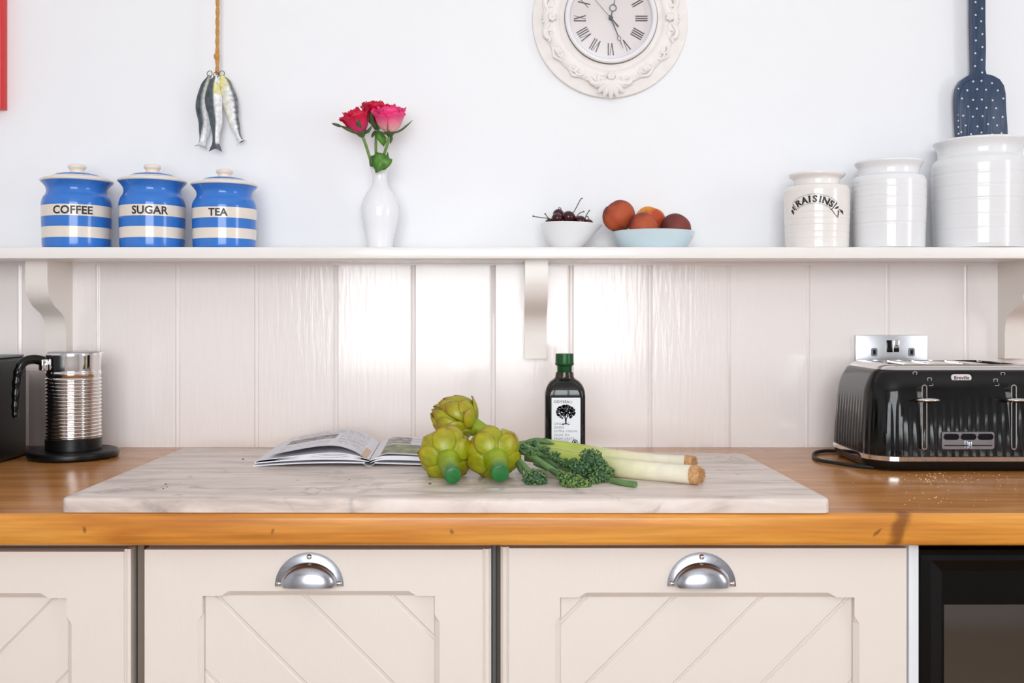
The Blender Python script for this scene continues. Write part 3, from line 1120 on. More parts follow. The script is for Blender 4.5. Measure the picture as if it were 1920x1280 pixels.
def leaf_strip(name, path, w, m, parent, org):
    P = smooth_path(path, 6)
    V, F = [], []
    n = len(P)
    for i in range(n):
        t = i / (n - 1)
        ww = w * math.sin(PI * (0.12 + .88 * t)) ** .8
        tg = (P[min(n - 1, i + 1)] - P[max(0, i - 1)]).normalized()
        sd = tg.cross(Vector((0, -1, 0))).normalized()
        for u, dy in ((-1, 0), (0, -.0012), (1, 0)):
            V.append(P[i] + sd * ww * u + Vector((0, dy, 0)))
    for i in range(n - 1):
        for k in range(2):
            a = i * 3 + k
            F.append((a, a + 1, a + 4, a + 3))
    ob = mesh_obj(name, V, F, m, parent, smooth=True, org=org)
    s = ob.modifiers.new('thick', 'SOLIDIFY')
    s.thickness = .0008
    return ob


mouth = Vector((vc.x, vy, ZS1 + .100))
CR_IN, CR_OUT = srgb(214, 0, 62), srgb(206, 44, 104)
PK_IN, PK_OUT = srgb(246, 62, 134), srgb(244, 176, 178)
rose('crimson rose leaning left in the white vase', W(678, 251, -.070), (-.30, -.28, .92), .0455, CR_IN, CR_OUT,
     [W(678, 251, -.070), W(686, 272, -.066), W(694, 298, -.060), W(704, 330, -.057), mouth + Vector((-.003, 0, 0))], 1,
     [([W(677, 249, -.078), W(672, 232, -.094), W(668, 216, -.097)], .0036), ([W(674, 251, -.076), W(655, 243, -.084), W(638, 236, -.082)], .0034),
      ([W(640, 237, -.082), W(631, 234, -.081), W(622, 231, -.080)], .0026), ([W(682, 249, -.074), W(690, 246, -.078), W(697, 236, -.08)], .003)])
rose('deep crimson rose standing at the back of the vase', W(707, 238, -.045), (.02, -.15, 1), .0465, srgb(204, 0, 54), srgb(190, 10, 70),
     [W(707, 238, -.045), W(705, 262, -.047), W(705, 288, -.050), W(708, 330, -.055), mouth + Vector((0, .002, 0))], 2,
     [([W(703, 240, -.058), W(696, 222, -.074), W(699, 204, -.078)], .0042), ([W(704, 245, -.056), W(700, 252, -.064), W(697, 258, -.068)], .003)])
rp = rose('light pink open rose on the right side of the vase', W(731, 250, -.072), (.02, -.36, .93), .0490, PK_IN, PK_OUT,
          [W(731, 250, -.072), W(727, 268, -.068), W(720, 292, -.062), W(714, 330, -.057), mouth + Vector((.003, 0, 0))], 3,
          [([W(733, 251, -.074), W(750, 245, -.076), W(762, 236, -.076), W(773, 226, -.076)], .0018), ([W(728, 251, -.078), W(716, 249, -.086), W(706, 243, -.088)], .0022),
           ([W(733, 252, -.076), W(734, 260, -.078), W(731, 270, -.08)], .0024)])


def broad_leaf(name, pts, y, m, parent, bulge=.004):
    """Outline in photo-plane points at depth y, with a raised middle."""
    o = parent.location
    P = [W(px, py, y) for px, py in pts]
    c = sum(P, Vector()) / len(P)
    V = [c + Vector((0, -bulge, 0))]
    F = []
    n = len(P)
    for r in (.55, 1.0):
        for p in P:
            d = p - c
            V.append(c + d * r + Vector((0, -bulge * (1 - r * r) + .003 * math.sin(d.x * 300), 0)))
    for k in range(n):
        k2 = (k + 1) % n
        F.append((0, 1 + k, 1 + k2))
        F.append((1 + k, 1 + n + k, 1 + n + k2, 1 + k2))
    ob = mesh_obj(name, V, F, m, parent, smooth=True, org=o)
    s = ob.modifiers.new('thick', 'SOLIDIFY')
    s.thickness = .0007
    return ob


broad_leaf('leaf', [(706, 285), (712, 287), (719, 287), (724, 292), (730, 297), (736, 299), (734, 307), (729, 313), (722, 317), (713, 320), (705, 325), (703, 318), (699, 311), (697, 304), (699, 296), (702, 290)], -.088, M['leaf'], rp)
broad_leaf('leaf', [(694, 312), (693, 304), (695, 294), (700, 291), (706, 291), (708, 300), (705, 309), (699, 312)], -.080, M['leaf_dark'], rp)
broad_leaf('leaf', [(704, 248), (711, 247), (718, 251), (724, 257), (724, 266), (719, 274), (713, 268), (707, 260)], -.066, M['leaf'], rp)
broad_leaf('leaf', [(724, 292), (727, 284), (729, 296)], -.074, M['leaf_dark'], rp, .001)

# ------------------------------------------------------------------ wall clock
ck = W(1147.5, 27, -.03)
clock = thing('wall_clock', 'round ornate white plaster wall clock with roman numerals', 'clock', (ck.x, .012, ck.z))
S = 1.76 / FPX      # metres per photo pixel on the clock


def yface(prof, seg=72):
    """Lathe about the y axis: prof (r, depth towards the room)."""
    v, f = lathe_data(prof, seg)
    return [(p[0], -p[2], p[1]) for p in v], [q[::-1] for q in f]


v, f = yface([(148 * S, 0), (149 * S, .006), (148 * S, .0095), (143 * S, .0115), (100 * S, .0125)])
mesh_obj('back_plate', v, f, M['plaster'], clock, auto=30)
v, f = yface(smooth_prof([(128 * S, .010), (124 * S, .0175), (114 * S, .0225), (104 * S, .0225), (97 * S, .019), (92 * S, .020), (87 * S, .022)], 4))
ring = mesh_obj('carved_ring', v, f[:-2], M['plaster'], clock, auto=40)


def scroll(turns, R, n=26):
    return [(R * (1 - k / n * .86) * math.cos(turns * 2 * PI * k / n), R * (1 - k / n * .86) * math.sin(turns * 2 * PI * k / n)) for k in range(n + 1)]


def at_ring(ang, r, tang, rad, dep):
    """Point on the clock face: ang clockwise from top; tang/rad offsets in px."""
    c, s_ = math.cos(ang), math.sin(ang)
    rr = r + rad
    return Vector(((rr * s_ + tang * c) * S, -dep, (rr * c - tang * s_) * S))


for k in range(16):
    ang = 2 * PI * (k + .5) / 16
    for sg in (-1, 1):
        pts = scroll(1.35, 9.5)
        path = [at_ring(ang, 117, sg * (p[0] + 5), p[1] * .9 * (1 if k % 2 else -1), .0215 + .0015 * math.sin(i * .2)) for i, p in enumerate(pts)]
        rads = [.0021 * (1 - .45 * i / len(pts)) for i in range(len(pts))]
        tube('scroll', path, rads, M['plaster'], ring, 6)
    leafp = [at_ring(ang, 119, t_, 10 - abs(t_) * .4, .0195) for t_ in (-16, -8, 0, 8, 16)]
    tube('scroll', smooth_path(leafp, 4), [.0012 + .0018 * math.sin(PI * i / 16) for i in range(17)], M['plaster'], ring, 6)
for q in range(4):
    ang = q * PI / 2 + PI
    # rosette
    for k in range(6):
        a = 2 * PI * k / 6
        pp = [at_ring(ang, 111, 5.5 * math.cos(a) * g, 5.5 * math.sin(a) * g, .024 + .004 * math.sin(g * PI * .6)) for g in (.2, .6, 1.0, 1.35, 1.5)]
        tube('rosette_petal', pp, [.0018, .0032, .0036, .0026, .0008], M['plaster'], ring, 8)
    v, f = lathe_data([(.0034, 0), (.0030, .003), (.0016, .005), (.0002, .0054)], 12)
    cc = at_ring(ang, 111, 0, 0, .026)
    mesh_obj('rosette_centre', [(cc.x + p[0], cc.y - p[2], cc.z + p[1]) for p in v], f, M['plaster'], ring, auto=60)
    big = 1.25 if q == 0 else .72
    # shell leaves fanning outwards
    for k in range(-3, 4):
        a = k * .42
        pp = [at_ring(ang, 119, math.sin(a) * g * 26 * big, math.cos(a) * g * 26 * big * (1 if q == 0 else .6), .0235 - .006 * g * g) for g in (0, .3, .6, .85, 1.0)]
        tube('shell_leaf', smooth_path(pp, 4), [(.0014 + .0036 * math.sin(PI * min(.93, .15 + i / 16 * .85))) * big for i in range(17)], M['plaster'], ring, 8)
    for sg in (-1, 1):
        pp = [at_ring(ang, 112 + r_, sg * t_, 0, .0225) for t_, r_ in ((8, 2), (18, 9), (28, 13), (36, 10), (40, 4), (46, 6))]
        tube('side_leaf', smooth_path(pp, 4), [.0016 + .0030 * math.sin(PI * i / 20) for i in range(21)], M['plaster'], ring, 8)
v, f = yface(smooth_prof([(87.5 * S, .018), (87.5 * S, .026), (85 * S, .0295), (80 * S, .0295), (78 * S, .027), (77.3 * S, .022), (77 * S, .017)], 3))
mesh_obj('bezel', v, f[:-2], M['bezel'], clock, auto=50)
v, f = yface([(88.3 * S, .020), (88.6 * S, .0245), (87.4 * S, .0262)])
mesh_obj('bezel_rim', v, f[:-2], mat('aged_brass', srgb(120, 104, 92), .4, .6), clock, auto=50)
v, f = yface([(77.6 * S, .014), (77.6 * S, .0176)])
dial = mesh_obj('dial', v, f, M['dial'], clock)
YN = .0179


def stroke(p, q, w):
    """2-D bar from p to q (px), width w."""
    p, q = Vector(p), Vector(q)
    t = (q - p).normalized()
    n = Vector((-t.y, t.x)) * w / 2
    return [p + n, q + n, q - n, p - n]


NUM = ['XII', 'I', 'II', 'III', 'IIII', 'V', 'VI', 'VII', 'VIII', 'IX', 'X', 'XI']
ADV = {'I': 4.2, 'V': 9.0, 'X': 9.0}
for h, s_ in enumerate(NUM):
    ang = 2 * PI * h / 12
    tot = sum(ADV[c] for c in s_)
    x = -tot / 2
    quads = []
    for c in s_:
        w = ADV[c]
        xm = x + w / 2
        if c == 'I':
            quads.append(stroke((xm, 0), (xm, 23), 2.2))
        elif c == 'V':
            quads.append(stroke((xm - 3.4, 23), (xm, 0), 2.3)); quads.append(stroke((xm + 3.4, 23), (xm, 0), 1.1))
        else:
            quads.append(stroke((xm - 3.4, 23), (xm + 3.4, 0), 2.3)); quads.append(stroke((xm + 3.4, 23), (xm - 3.4, 0), 1.1))
        x += w
    V, F = [], []
    for qd in quads:
        b0 = len(V)
        for dep in (YN - .0002, YN + .0002):
            V += [at_ring(ang, 47, p.x, p.y, dep) for p in qd]
        F += [(b0, b0 + 1, b0 + 2, b0 + 3), (b0 + 7, b0 + 6, b0 + 5, b0 + 4)] + [(b0 + i, b0 + (i + 1) % 4, b0 + 4 + (i + 1) % 4, b0 + 4 + i) for i in range(4)]
    mesh_obj('numeral', V, F, M['numeral'], dial)


def hand(name, ang, pieces, dep):
    V, F = [], []
    for pc in pieces:
        if pc[0] == 'bar':
            _, r0, r1, w0, w1 = pc
            qd = [(-w0 / 2, r0), (w0 / 2, r0), (w1 / 2, r1), (-w1 / 2, r1)]
            b0 = len(V)
            for dd in (dep, dep + .0006):
                V += [at_ring(ang, 0, x_, r_, dd) for x_, r_ in qd]
            F += [(b0, b0 + 1, b0 + 2, b0 + 3), (b0 + 7, b0 + 6, b0 + 5, b0 + 4)] + [(b0 + i, b0 + (i + 1) % 4, b0 + 4 + (i + 1) % 4, b0 + 4 + i) for i in range(4)]
        else:
            _, rc, rad, w, ez = pc
            pth_ = [at_ring(ang, 0, rad * math.cos(2 * PI * k / 24), rc + rad * ez * math.sin(2 * PI * k / 24), dep + .0003) for k in range(24)]
            v_, f_ = tube_data(pth_, w * S / 2, 6, True)
            b0 = len(V)
            V += v_
            F += [tuple(i + b0 for i in q_) for q_ in f_]
    return mesh_obj(name, V, F, M['hand'], clock)


hand('hour_hand', math.radians(12.5), [('bar', 0, 13.5, 2.4, 1.8), ('ring', 20, 6.2, 1.6, 1.0), ('bar', 26, 40, 1.8, .6)], .0190)
hand('minute_hand', math.radians(157.5), [('bar', -6, 37, 2.4, 1.8), ('ring', 41.5, 3.2, 1.2, 1.35), ('bar', 46, 62, 1.6, .5)], .0200)
hand('second_hand', math.radians(-41), [('bar', 0, 52, .9, .6), ('bar', -22, 0, 3.0, 2.0)], .0210)
v, f = yface([(4.2 * S, .018), (4.2 * S, .0222), (3.0 * S, .0232)], 20)
mesh_obj('hub', v, f, M['hand'], clock, auto=40)
v, f = yface([(77.5 * S, .0250), (60 * S, .0262), (35 * S, .0272), (.0003, .0276)], 64)
mesh_obj('glass', v, f[:-2], M['dial_glass'], clock, smooth=True)

# ------------------------------------------------------------------ cherry bowl and cherries
by = -.058
bc = W(1061.5, 463, by)
BP = smooth_prof([(.0235, 0), (.0250, .0015), (.0340, .013), (.0435, .0275), (.0500, .0390), (.0520, .0430), (.0512, .0438), (.0490, .0395), (.0400, .027), (.0300, .0135), (.012, .006), (.0004, .0052)], 4)
v, f = lathe_data(BP, 56)
v2 = []
for (x, y, z) in v:
    k = max(0.0, z / .0438)
    v2.append((x * (1 + .02 * k) + .0098 * k ** 1.2, y, z - .035 * x * k + (.0 if x > 0 else .0)))
cb = tag(mesh_obj('cherry_bowl', v2, f, M['white_glaze'], None, auto=60), 'small white flared bowl of dark cherries on the shelf', 'bowl')
cb.location = (bc.x, by, ZS1)
cb.scale = (1, 1, 1.04)


def cherry(label, px, py, y, rpx, stem_px, flat=.94):
    c = W(px, py, y)
    r = rpx * (y - YC) / FPX
    t = thing('cherry', label, 'cherry', c, 'cherries in the white bowl')
    pr = [(max(.0002, r * math.sin(PI * k / 14) * (1 + .04 * math.sin(PI * k / 14))), -r * flat * math.cos(PI * k / 14) - (.12 * r if k == 14 else 0)) for k in range(15)]
    lathe('fruit', pr, M['cherry'], t, 24, auto=80)
    if stem_px:
        P = smooth_path([W(a, b_, y + dy) for a, b_, dy in stem_px], 6)
        n = len(P)
        tube('stem', P, [.0008 + .0011 * sstep(.88, 1, i / (n - 1)) for i in range(n)], M['cherry_stem'], t, 7, org=c)


cherry('dark cherry at the back of the bowl with a short hooked stem', 1047, 401, -.045, 10, [(1050, 395, 0), (1052, 392, 0), (1050, 389.5, 0), (1047, 390, 0)])
cherry('dark glossy cherry at the front left of the heap', 1045, 409, -.066, 10.5, [(1037, 412, 0), (1030, 410, .004), (1026, 406, .006), (1022, 400.5, .008)])
cherry('largest glossy cherry in the middle of the heap with a tall upright stem', 1066, 407, -.060, 12.5, [(1069, 398, 0), (1075, 398, 0), (1083, 384, 0), (1089, 373, 0), (1092, 371.5, 0)])
cherry('cherry right of the largest one with a curved stem', 1088, 415, -.056, 11.5, [(1082, 406, 0), (1085, 401, 0), (1090, 398, 0), (1095.5, 396.5, 0)])
cherry('small cherry at the right rim of the bowl', 1103, 419, -.056, 9, [(1097, 413, 0), (1099, 404, 0), (1102, 399, 0), (1105.5, 394, 0)])
cherry('half hidden cherry at the left rim with a long sideways stem', 1032, 419, -.056, 10.5, [(1034, 411, 0), (1026, 409, 0), (1012, 407.5, 0), (998.5, 405, 0)])
cherry('low cherry behind the right part of the heap', 1080, 414, -.040, 10, [(1098, 407, -.01), (1101, 405, -.012), (1103, 408, -.014), (1105, 413.5, -.014)])
cherry('sunken cherry under the middle of the heap', 1058, 428, -.056, 13, None)

# ------------------------------------------------------------------ peach bowl and peaches
py_ = -.060
pc = W(1224, 463, py_)
PB = smooth_prof([(.054, 0), (.0560, .0012), (.0620, .009), (.0685, .0195), (.0715, .0285), (.0716, .0296), (.0700, .0297), (.0660, .020), (.0560, .009), (.030, .005), (.0004, .0045)], 4)
pb = tag(lathe('peach_bowl', PB, M['pale_blue'], None, 64, auto=60), 'shallow pale blue bowl filled with four peaches', 'bowl')
pb.location = (pc.x, py_, ZS1)
pb.scale = (1, 1, 1.05)


def peach(label, px, py, y, rpx, m, rot, zs=.95):
    c = W(px, py, y)
    r = rpx * (y - YC) / FPX
    V, F = [], []
    nu, nv = 36, 20
    for i in range(nv + 1):
        th = PI * i / nv
        for k in range(nu):
            a = 2 * PI * k / nu
            rr = r * (1 - .085 * math.exp(-(((a + PI) % (2 * PI) - PI) / .17) ** 2) * math.sin(th) ** .5)
            rr *= 1 - .22 * math.exp(-(th / .28) ** 2)
            V.append(Vector((rr * math.sin(th) * math.cos(a), rr * math.sin(th) * math.sin(a), zs * rr * math.cos(th))))
    R_ = Matrix.Rotation(rot[2], 3, 'Z') @ Matrix.Rotation(rot[1], 3, 'Y') @ Matrix.Rotation(rot[0], 3, 'X')
    V = [R_ @ p for p in V]
    for i in range(nv):
        for k in range(nu):
            k2 = (k + 1) % nu
            F.append((i * nu + k, i * nu + k2, (i + 1) * nu + k2, (i + 1) * nu + k))
    t = thing('peach', label, 'peach', c, 'peaches in the pale blue bowl')
    mesh_obj('fruit', V, F, m, t, smooth=True)
    v, f = lathe_data([(.0012, -.002), (.0016, .001), (.0004, .0022)], 8)
    pv = [R_ @ (Vector(p) + Vector((0, 0, r * zs * .80))) for p in v]
    mesh_obj('stalk', pv, f, M['cherry_stem'], t, auto=60)


peach('big dark red peach overhanging the left rim of the bowl', 1160, 404.5, -.062, 31, M['peach_red'], (.5, .3, -2.2))
peach('orange yellow peach at the back of the bowl', 1219, 414, -.032, 29, M['peach_orange'], (.3, -.2, 2.0))
peach('red and orange peach at the front with a visible crease', 1207, 426, -.088, 28.5, M['peach_red'], (-.3, .9, -.6))
peach('dark maroon peach at the right side of the bowl', 1267, 428, -.060, 29, M['peach_dark'], (.4, -.5, 2.6))

# ------------------------------------------------------------------ white stoneware jars
def crock(label, px, y, R, H, rim, neck, ridges, m, amp=.0006):
    c = W(px, 463, y)
    t = thing('stoneware_jar', label, 'jar', (c.x, y, ZS1), 'white stoneware jars at the right end')
    zn = H * .82
    pr = [(R * .90, 0), (R * .955, .0015), (R * .965, .008)]
    n = 60
    for k in range(n + 1):
        z = .008 + (zn * .93 - .008) * k / n
        r = R * (.965 + .035 * sstep(0, .8, k / n))
        d = min(abs(z - q * H) for q in ridges)
        pr.append((r - amp * 1.5 * math.exp(-(d / .0012) ** 2) + amp * .5 * math.exp(-((d - .003) / .002) ** 2), z))
    pr += smooth_prof([(R * .995, zn * .95), (R * .97, zn * .985), (R * .93, zn * 1.01), (neck, zn * 1.035), (neck * .99, zn * 1.07), (neck * 1.01, H * .925), (rim * .97, H * .965), (rim, H * .985), (rim * .995, H * .998), (rim * .97, H), (neck * .95, H * .96), (neck * .9, H * .8), (neck * .9, H * .5), (.001, H * .49)], 4)
    lathe('body', pr, m, t, 72, auto=50)
    return t, R


s1 = 1.73 / FPX
tR, R1 = crock('smallest ivory stoneware jar with a printed RAISINS banner', 1531.5, -.078, 59.3 * s1, .1290, 50.5 * s1, 41.5 * s1, (.125, .205, .30, .38, .46), M['raisin'], .0003)
crock('middle-sized plain white ridged stoneware jar without lettering', 1666.5, -.082, 65.6 * s1, .1490, 60.5 * s1, 54 * s1, (.28, .45, .58, .70), M['white_glaze'], .0004)
crock('largest white stoneware jar below the polka dot paddle', 1836.5, -.071, 84.0 * 1.72 / FPX, .1860, 81 * 1.72 / FPX, 73.5 * 1.72 / FPX, (.17, .30, .44, .56, .68), M['white_glaze'], .0005)

# the arched RAISINS banner: letters with slab serifs, wrapped on the jar
def arch(v, rad, zc, ang0):
    out = []
    for (x, y, *_z) in v:
        a = x / rad
        out.append(((rad + y) * math.sin(a), (rad + y) * math.cos(a) - rad))
    return wrap([(p[0], p[1]) for p in out], R1 + .0004, zc, ang0)


parts, pos = [], -.0285
for ch, w in zip('RAISINS', (.0098, .0098, .0068, .0092, .0068, .0105, .0090)):
    v, f = text_geo(ch, .0150, .00060)
    cxp = pos + w / 2
    xs = [p[0] for p in v]
    mid = (min(xs) + max(xs)) / 2
    v = [(p[0] - mid + cxp, p[1]) for p in v]
    parts.append((v, f))
    feet = {'R': (-.0034, .0036), 'A': (-.0040, .0040), 'I': (0,), 'N': (-.0036, .0036)}.get(ch, ())
    for fx in feet:
        for zz in ((0, .0098) if ch == 'I' or (ch == 'N') or (ch == 'R' and fx < 0) else (0,)):
            parts.append(([(cxp + fx - .0019, zz), (cxp + fx + .0019, zz), (cxp + fx + .0019, zz + .0010), (cxp + fx - .0019, zz + .0010)], [(0, 1, 2, 3)]))
    pos += w
zb_ = .0705
ANG0 = -.40
V, F = join_data([([(p[0], p[1], 0) for p in v], f) for v, f in parts])
mesh_obj('lettering', arch([(p.x, p.y) for p in V], .052, zb_ + .0060, ANG0), F, M['ink'], tR)
# banner outline and ribbon tails
bp = []
for yy in (-.0026, .0128):
    for k in range(30):
        x0, x1 = -.032 + .066 * k / 30, -.032 + .066 * (k + 1) / 30
        bp.append(([(x0, yy, 0), (x1, yy, 0), (x1, yy + .0005, 0), (x0, yy + .0005, 0)], [(0, 1, 2, 3)]))
for tri in ([(.034, -.003), (.0352, -.003), (.0362, .0125), (.034, .0125)], [(.037, .0015), (.040, .003), (.042, .008), (.0395, .0105), (.038, .006)], [(.043, .0075), (.050, .013), (.055, .0105), (.047, .0075)],
            [(.0435, .006), (.0465, .0055), (.054, -.0035), (.050, -.002)], [(.030, -.0048), (.034, -.0036), (.052, -.0040), (.052, -.0032), (.034, -.0022)],
            [(-.0335, -.003), (-.0323, -.003), (-.0323, .0112), (-.0335, .0112)], [(-.036, -.001), (-.0345, 0), (-.0345, .009), (-.0375, .007)], [(-.042, .006), (-.038, .004), (-.0395, -.002), (-.044, -.004)]):
    bp.append(([(a, b_, 0) for a, b_ in tri], [tuple(range(len(tri)))]))
V, F = join_data(bp)
mesh_obj('banner', arch([(p.x, p.y) for p in V], .052, zb_ + .0060, ANG0), F, M['ink'], tR)

# ------------------------------------------------------------------ navy polka dot paddle
pd = thing('wooden_paddle', 'navy blue wooden paddle with white polka dots hanging above the largest jar', 'paddle', W(1844, 267, -.02))
o = pd.location
ol = [(1801, 266), (1798, 258), (1796.5, 235), (1795, 205), (1794.5, 180), (1797, 163), (1804, 150), (1814, 142), (1824, 138.5), (1826, 130), (1825, 90), (1824, 40), (1824, -20), (1824, -120), (1827, -150), (1836, -158),
      (1845, -150), (1849, -120), (1849, -20), (1849, 40), (1850, 90), (1849, 130), (1851, 138), (1864, 141), (1876, 148), (1884, 160), (1887, 175), (1888, 205), (1890.5, 240), (1891, 258), (1888, 266)]
olw = [W(a, b_, -.016) for a, b_ in ol]
b = bmesh.new()
fv = [b.verts.new((p.x, -.016, p.z)) for p in olw]
bv = [b.verts.new((p.x, .0, p.z)) for p in olw]
ff = b.faces.new(fv); b.faces.new(bv[::-1])
for k in range(len(fv)):
    b.faces.new((fv[k], bv[k], bv[(k + 1) % len(fv)], fv[(k + 1) % len(fv)]))
bmesh.ops.recalc_face_normals(b, faces=b.faces[:])
bmesh.ops.bevel(b, geom=list(ff.edges), offset=.003, segments=3, profile=0.5, affect='EDGES')
bm_obj('paddle_body', b, M['navy'], pd, auto=50, org=o)
# raised blade field
bl = [(1802, 264), (1800, 235), (1799, 205), (1799, 182), (1802, 168), (1809, 156), (1820, 149), (1838, 146), (1856, 148), (1869, 154), (1878, 164), (1881.5, 178), (1883, 205), (1885, 240), (1886, 264)]
poly_prism('blade_face', [(W(a, b_, -.0185).x, W(a, b_, -.0185).z) for a, b_ in bl], -.0185, -.015, M['navy'], pd, bev=.0018, org=o)
dots = []
for r_, yy in enumerate(range(148, 266, 16)):
    for k in range(5):
        xx = 1804 + k * 19 + (9 if r_ % 2 else 0) + random.uniform(-2.5, 2.5)
        y2 = yy + 6 + random.uniform(-3, 3)
        if 1801 < xx < 1884 and not (y2 < 166 and (xx < 1812 or xx > 1872)):
            dots.append((xx, y2, -.0187))
for k, yy in enumerate(range(-140, 140, 12)):
    dots.append((1841 + random.uniform(-1.5, 1.5) if k % 2 else 1829 + random.uniform(-1, 1), yy, -.0162))
for k in range(8):
    dots.append((1797.5, 168 + k * 12 + random.uniform(-2, 2), -.0150))
parts = []
for (a, b_, yy) in dots:
    c = W(a, b_, yy)
    v, f = lathe_data([(.0019, 0), (.0014, .0005), (.0004, .0007)], 10)
    parts.append(([(c.x + p[0], c.y - p[2], c.z + p[1]) for p in v], f))
V, F = join_data(parts)
dd = mesh_obj('polka_dots', V, F, M['dot'], pd, smooth=True, org=o)
dd['kind'] = 'stuff'

# ------------------------------------------------------------------ double socket
so = thing('wall_socket', 'brushed steel double power socket with two rockers on the boards behind the toaster', 'socket', W(1672, 690, 0))
o = so.location
p0, p1 = W(1604.5, 716, -.008), W(1740, 628, -.008)
box('face_plate', p0.x, p1.x, -.0085, -.0005, p0.z, p1.z, M['socket'], so, bev=.0015, org=o)
for (a, m) in ((1667.5, M['black_gloss']), (1680.5, M['chrome'])):
    q0, q1 = W(a - 5.2, 660, -.009), W(a + 5.2, 637.5, -.009)
    b = box_bm(q0.x, q1.x, -.0125, -.006, q0.z, q1.z, .0009)
    for v in b.verts:
        if v.co.y < -.010:
            v.co.y += .0025 * (1 if (v.co.z > (q0.z + q1.z) / 2) == (a < 1670) else 0)
    bm_obj('rocker_switch', b, m, so, auto=40, org=o)
for a in (1639.3, 1709.2):
    c = W(a, 660, -.0087)
    rr = rrect(.0056, .0074, .0030, 5)
    hole = rrect(.0024, .0042, .0008, 5)
    rings = [[(c.x + p[0], -.0086, c.z + p[1]) for p in rr], [(c.x + p[0] * .97, -.0094, c.z + p[1] * .97) for p in rr], [(c.x + p[0], -.0094, c.z + p[1]) for p in hole], [(c.x + p[0], -.0088, c.z + p[1]) for p in hole]]
    v, f = loft_data(rings, True, True)
    inl = mesh_obj('pin_inlet', v, f, [M['grey_plastic'], M['dark']], so, org=o, midx=[0] * (len(f) - 1) + [1])

# ------------------------------------------------------------------ coffee machine (left edge)
cm = thing('coffee_machine', 'black box-shaped coffee machine with a clear water tank at the left edge', 'coffee machine', (-.90, -.30, ZW))
o = cm.location
b = box_bm(-.975, -.817, -.55, -.112, ZW + .002, 1.078, .006, 3)
bm_obj('body', b, mat('machine_black', srgb(9, 9, 10), .38, ior=1.35), cm, auto=40, org=o)
box('top_panel', -.972, -.820, -.54, -.116, 1.078, 1.0815, M['grey_plastic'], cm, bev=.001, org=o)
box('tank_base', -.970, -.8135, -.110, -.024, ZW + .001, ZW + .007, M['black_satin'], cm, bev=.002, org=o)
b = bmesh.new()
for (a0, a1, c0, c1) in ((-.968, -.8145, -.0285, -.027), (-.968, -.9665, -.1085, -.0285), (-.816, -.8145, -.1085, -.0285)):
    box_bm(a0, a1, c0, c1, ZW + .0075, 1.05, bm=b)
tk = bm_obj('water_tank', b, M['tank'], cm, org=o)
box('tank_lid', -.969, -.8135, -.110, -.026, 1.0505, 1.0545, M['tank'], cm, bev=.002, org=o)

# ------------------------------------------------------------------ milk frother
fy = -.125
fc = W(138, 857, fy)
fr = thing('milk_frother', 'ribbed stainless steel milk frother jug on its round black base', 'milk frother', (fc.x, fy, ZW))
fr.rotation_euler = (0, 0, math.radians(41))
lathe('power_base', smooth_prof([(.0685, .0005), (.0708, .003), (.0711, .008), (.070, .0115), (.065, .0135), (.050, .0140)], 4), M['black_satin'], fr, 64)
lathe('jug_foot', [(.0415, .0140), (.0440, .0145), (.0442, .032), (.0430, .0335)], M['black_satin'], fr, 56)
R = .0437
pr = [(R - .001, .0335)]
n = 17
z0, z1 = .0345, .134
for k in range(n):
    for q in range(6):
        t = q / 6
        z = z0 + (z1 - z0) * (k + t) / n
        pr.append((R - .0026 + .0030 * abs(math.sin(PI * t)) ** .6, z))
lathe('ribbed_jug', pr + [(R - .002, .1345)], M['chrome'], fr, 64, auto=30)
pr = smooth_prof([(R - .002, .1345), (R - .0005, .138), (R, .1415), (R - .0012, .1445), (R - .0008, .150), (R - .0004, .165), (R - .0002, .1738), (R - .002, .1742), (R - .003, .165)], 3)
v, f = lathe_data(pr, 64)
v2 = []
for (x, y, z) in v:
    a = math.atan2(y, x)
    k = math.exp(-(a / .16) ** 2) * sstep(.158, .174, z)
    v2.append((x + .0055 * k, y, z))
mesh_obj('collar', v2, f, M['chrome'], fr, auto=40)
lathe('lid', smooth_prof([(R - .004, .170), (R - .0035, .1750), (R - .006, .1768), (.02, .1775), (.0005, .1778)], 3), mat('clear_grey_lid', srgb(150, 146, 158), .2), fr, 48)
hp = [(-.047, .162), (-.062, .1655), (-.076, .162), (-.0845, .150), (-.0880, .130), (-.0895, .105), (-.0905, .082), (-.0895, .072)]
hw = [.0085, .0080, .0078, .0072, .0068, .0062, .0056, .0044]
P = smooth_path([(x, 0, z) for x, z in hp], 6)
rd = []
for i in range(len(P)):
    t = i / (len(P) - 1) * (len(hw) - 1)
    k = min(int(t), len(hw) - 2)
    rd.append((hw[k] + (hw[k + 1] - hw[k]) * (t - k)) * .95 + (.0006 * math.sin(i * 1.35) if i > 16 else 0))
handle = tube('handle', P, rd, M['black_gloss'], fr, 14, auto=70)
b = box_bm(-.0530, -.0425, -.0105, .0105, .1465, .1655, .002, 2)
bm_obj('handle_mount', b, M['chrome'], fr, auto=40)
for zz in (.151, .161):
    v, f = lathe_data([(.0022, 0), (.0018, .0012), (.0004, .0016)], 12)
    mesh_obj('rivet', [(-.0480 + p[0], -.0105 - p[2], zz + p[1]) for p in v], f, M['steel'], fr, auto=60)

# ------------------------------------------------------------------ open cookbook
bk_c = G(692, 874, ZM)
bk = thing('open_cookbook', 'open white hardback cookbook lying on the marble slab behind the artichokes', 'book', (bk_c.x, bk_c.y, ZM))
# local axes: x across, y depth (front edge at y=0), z up
DEP = .205


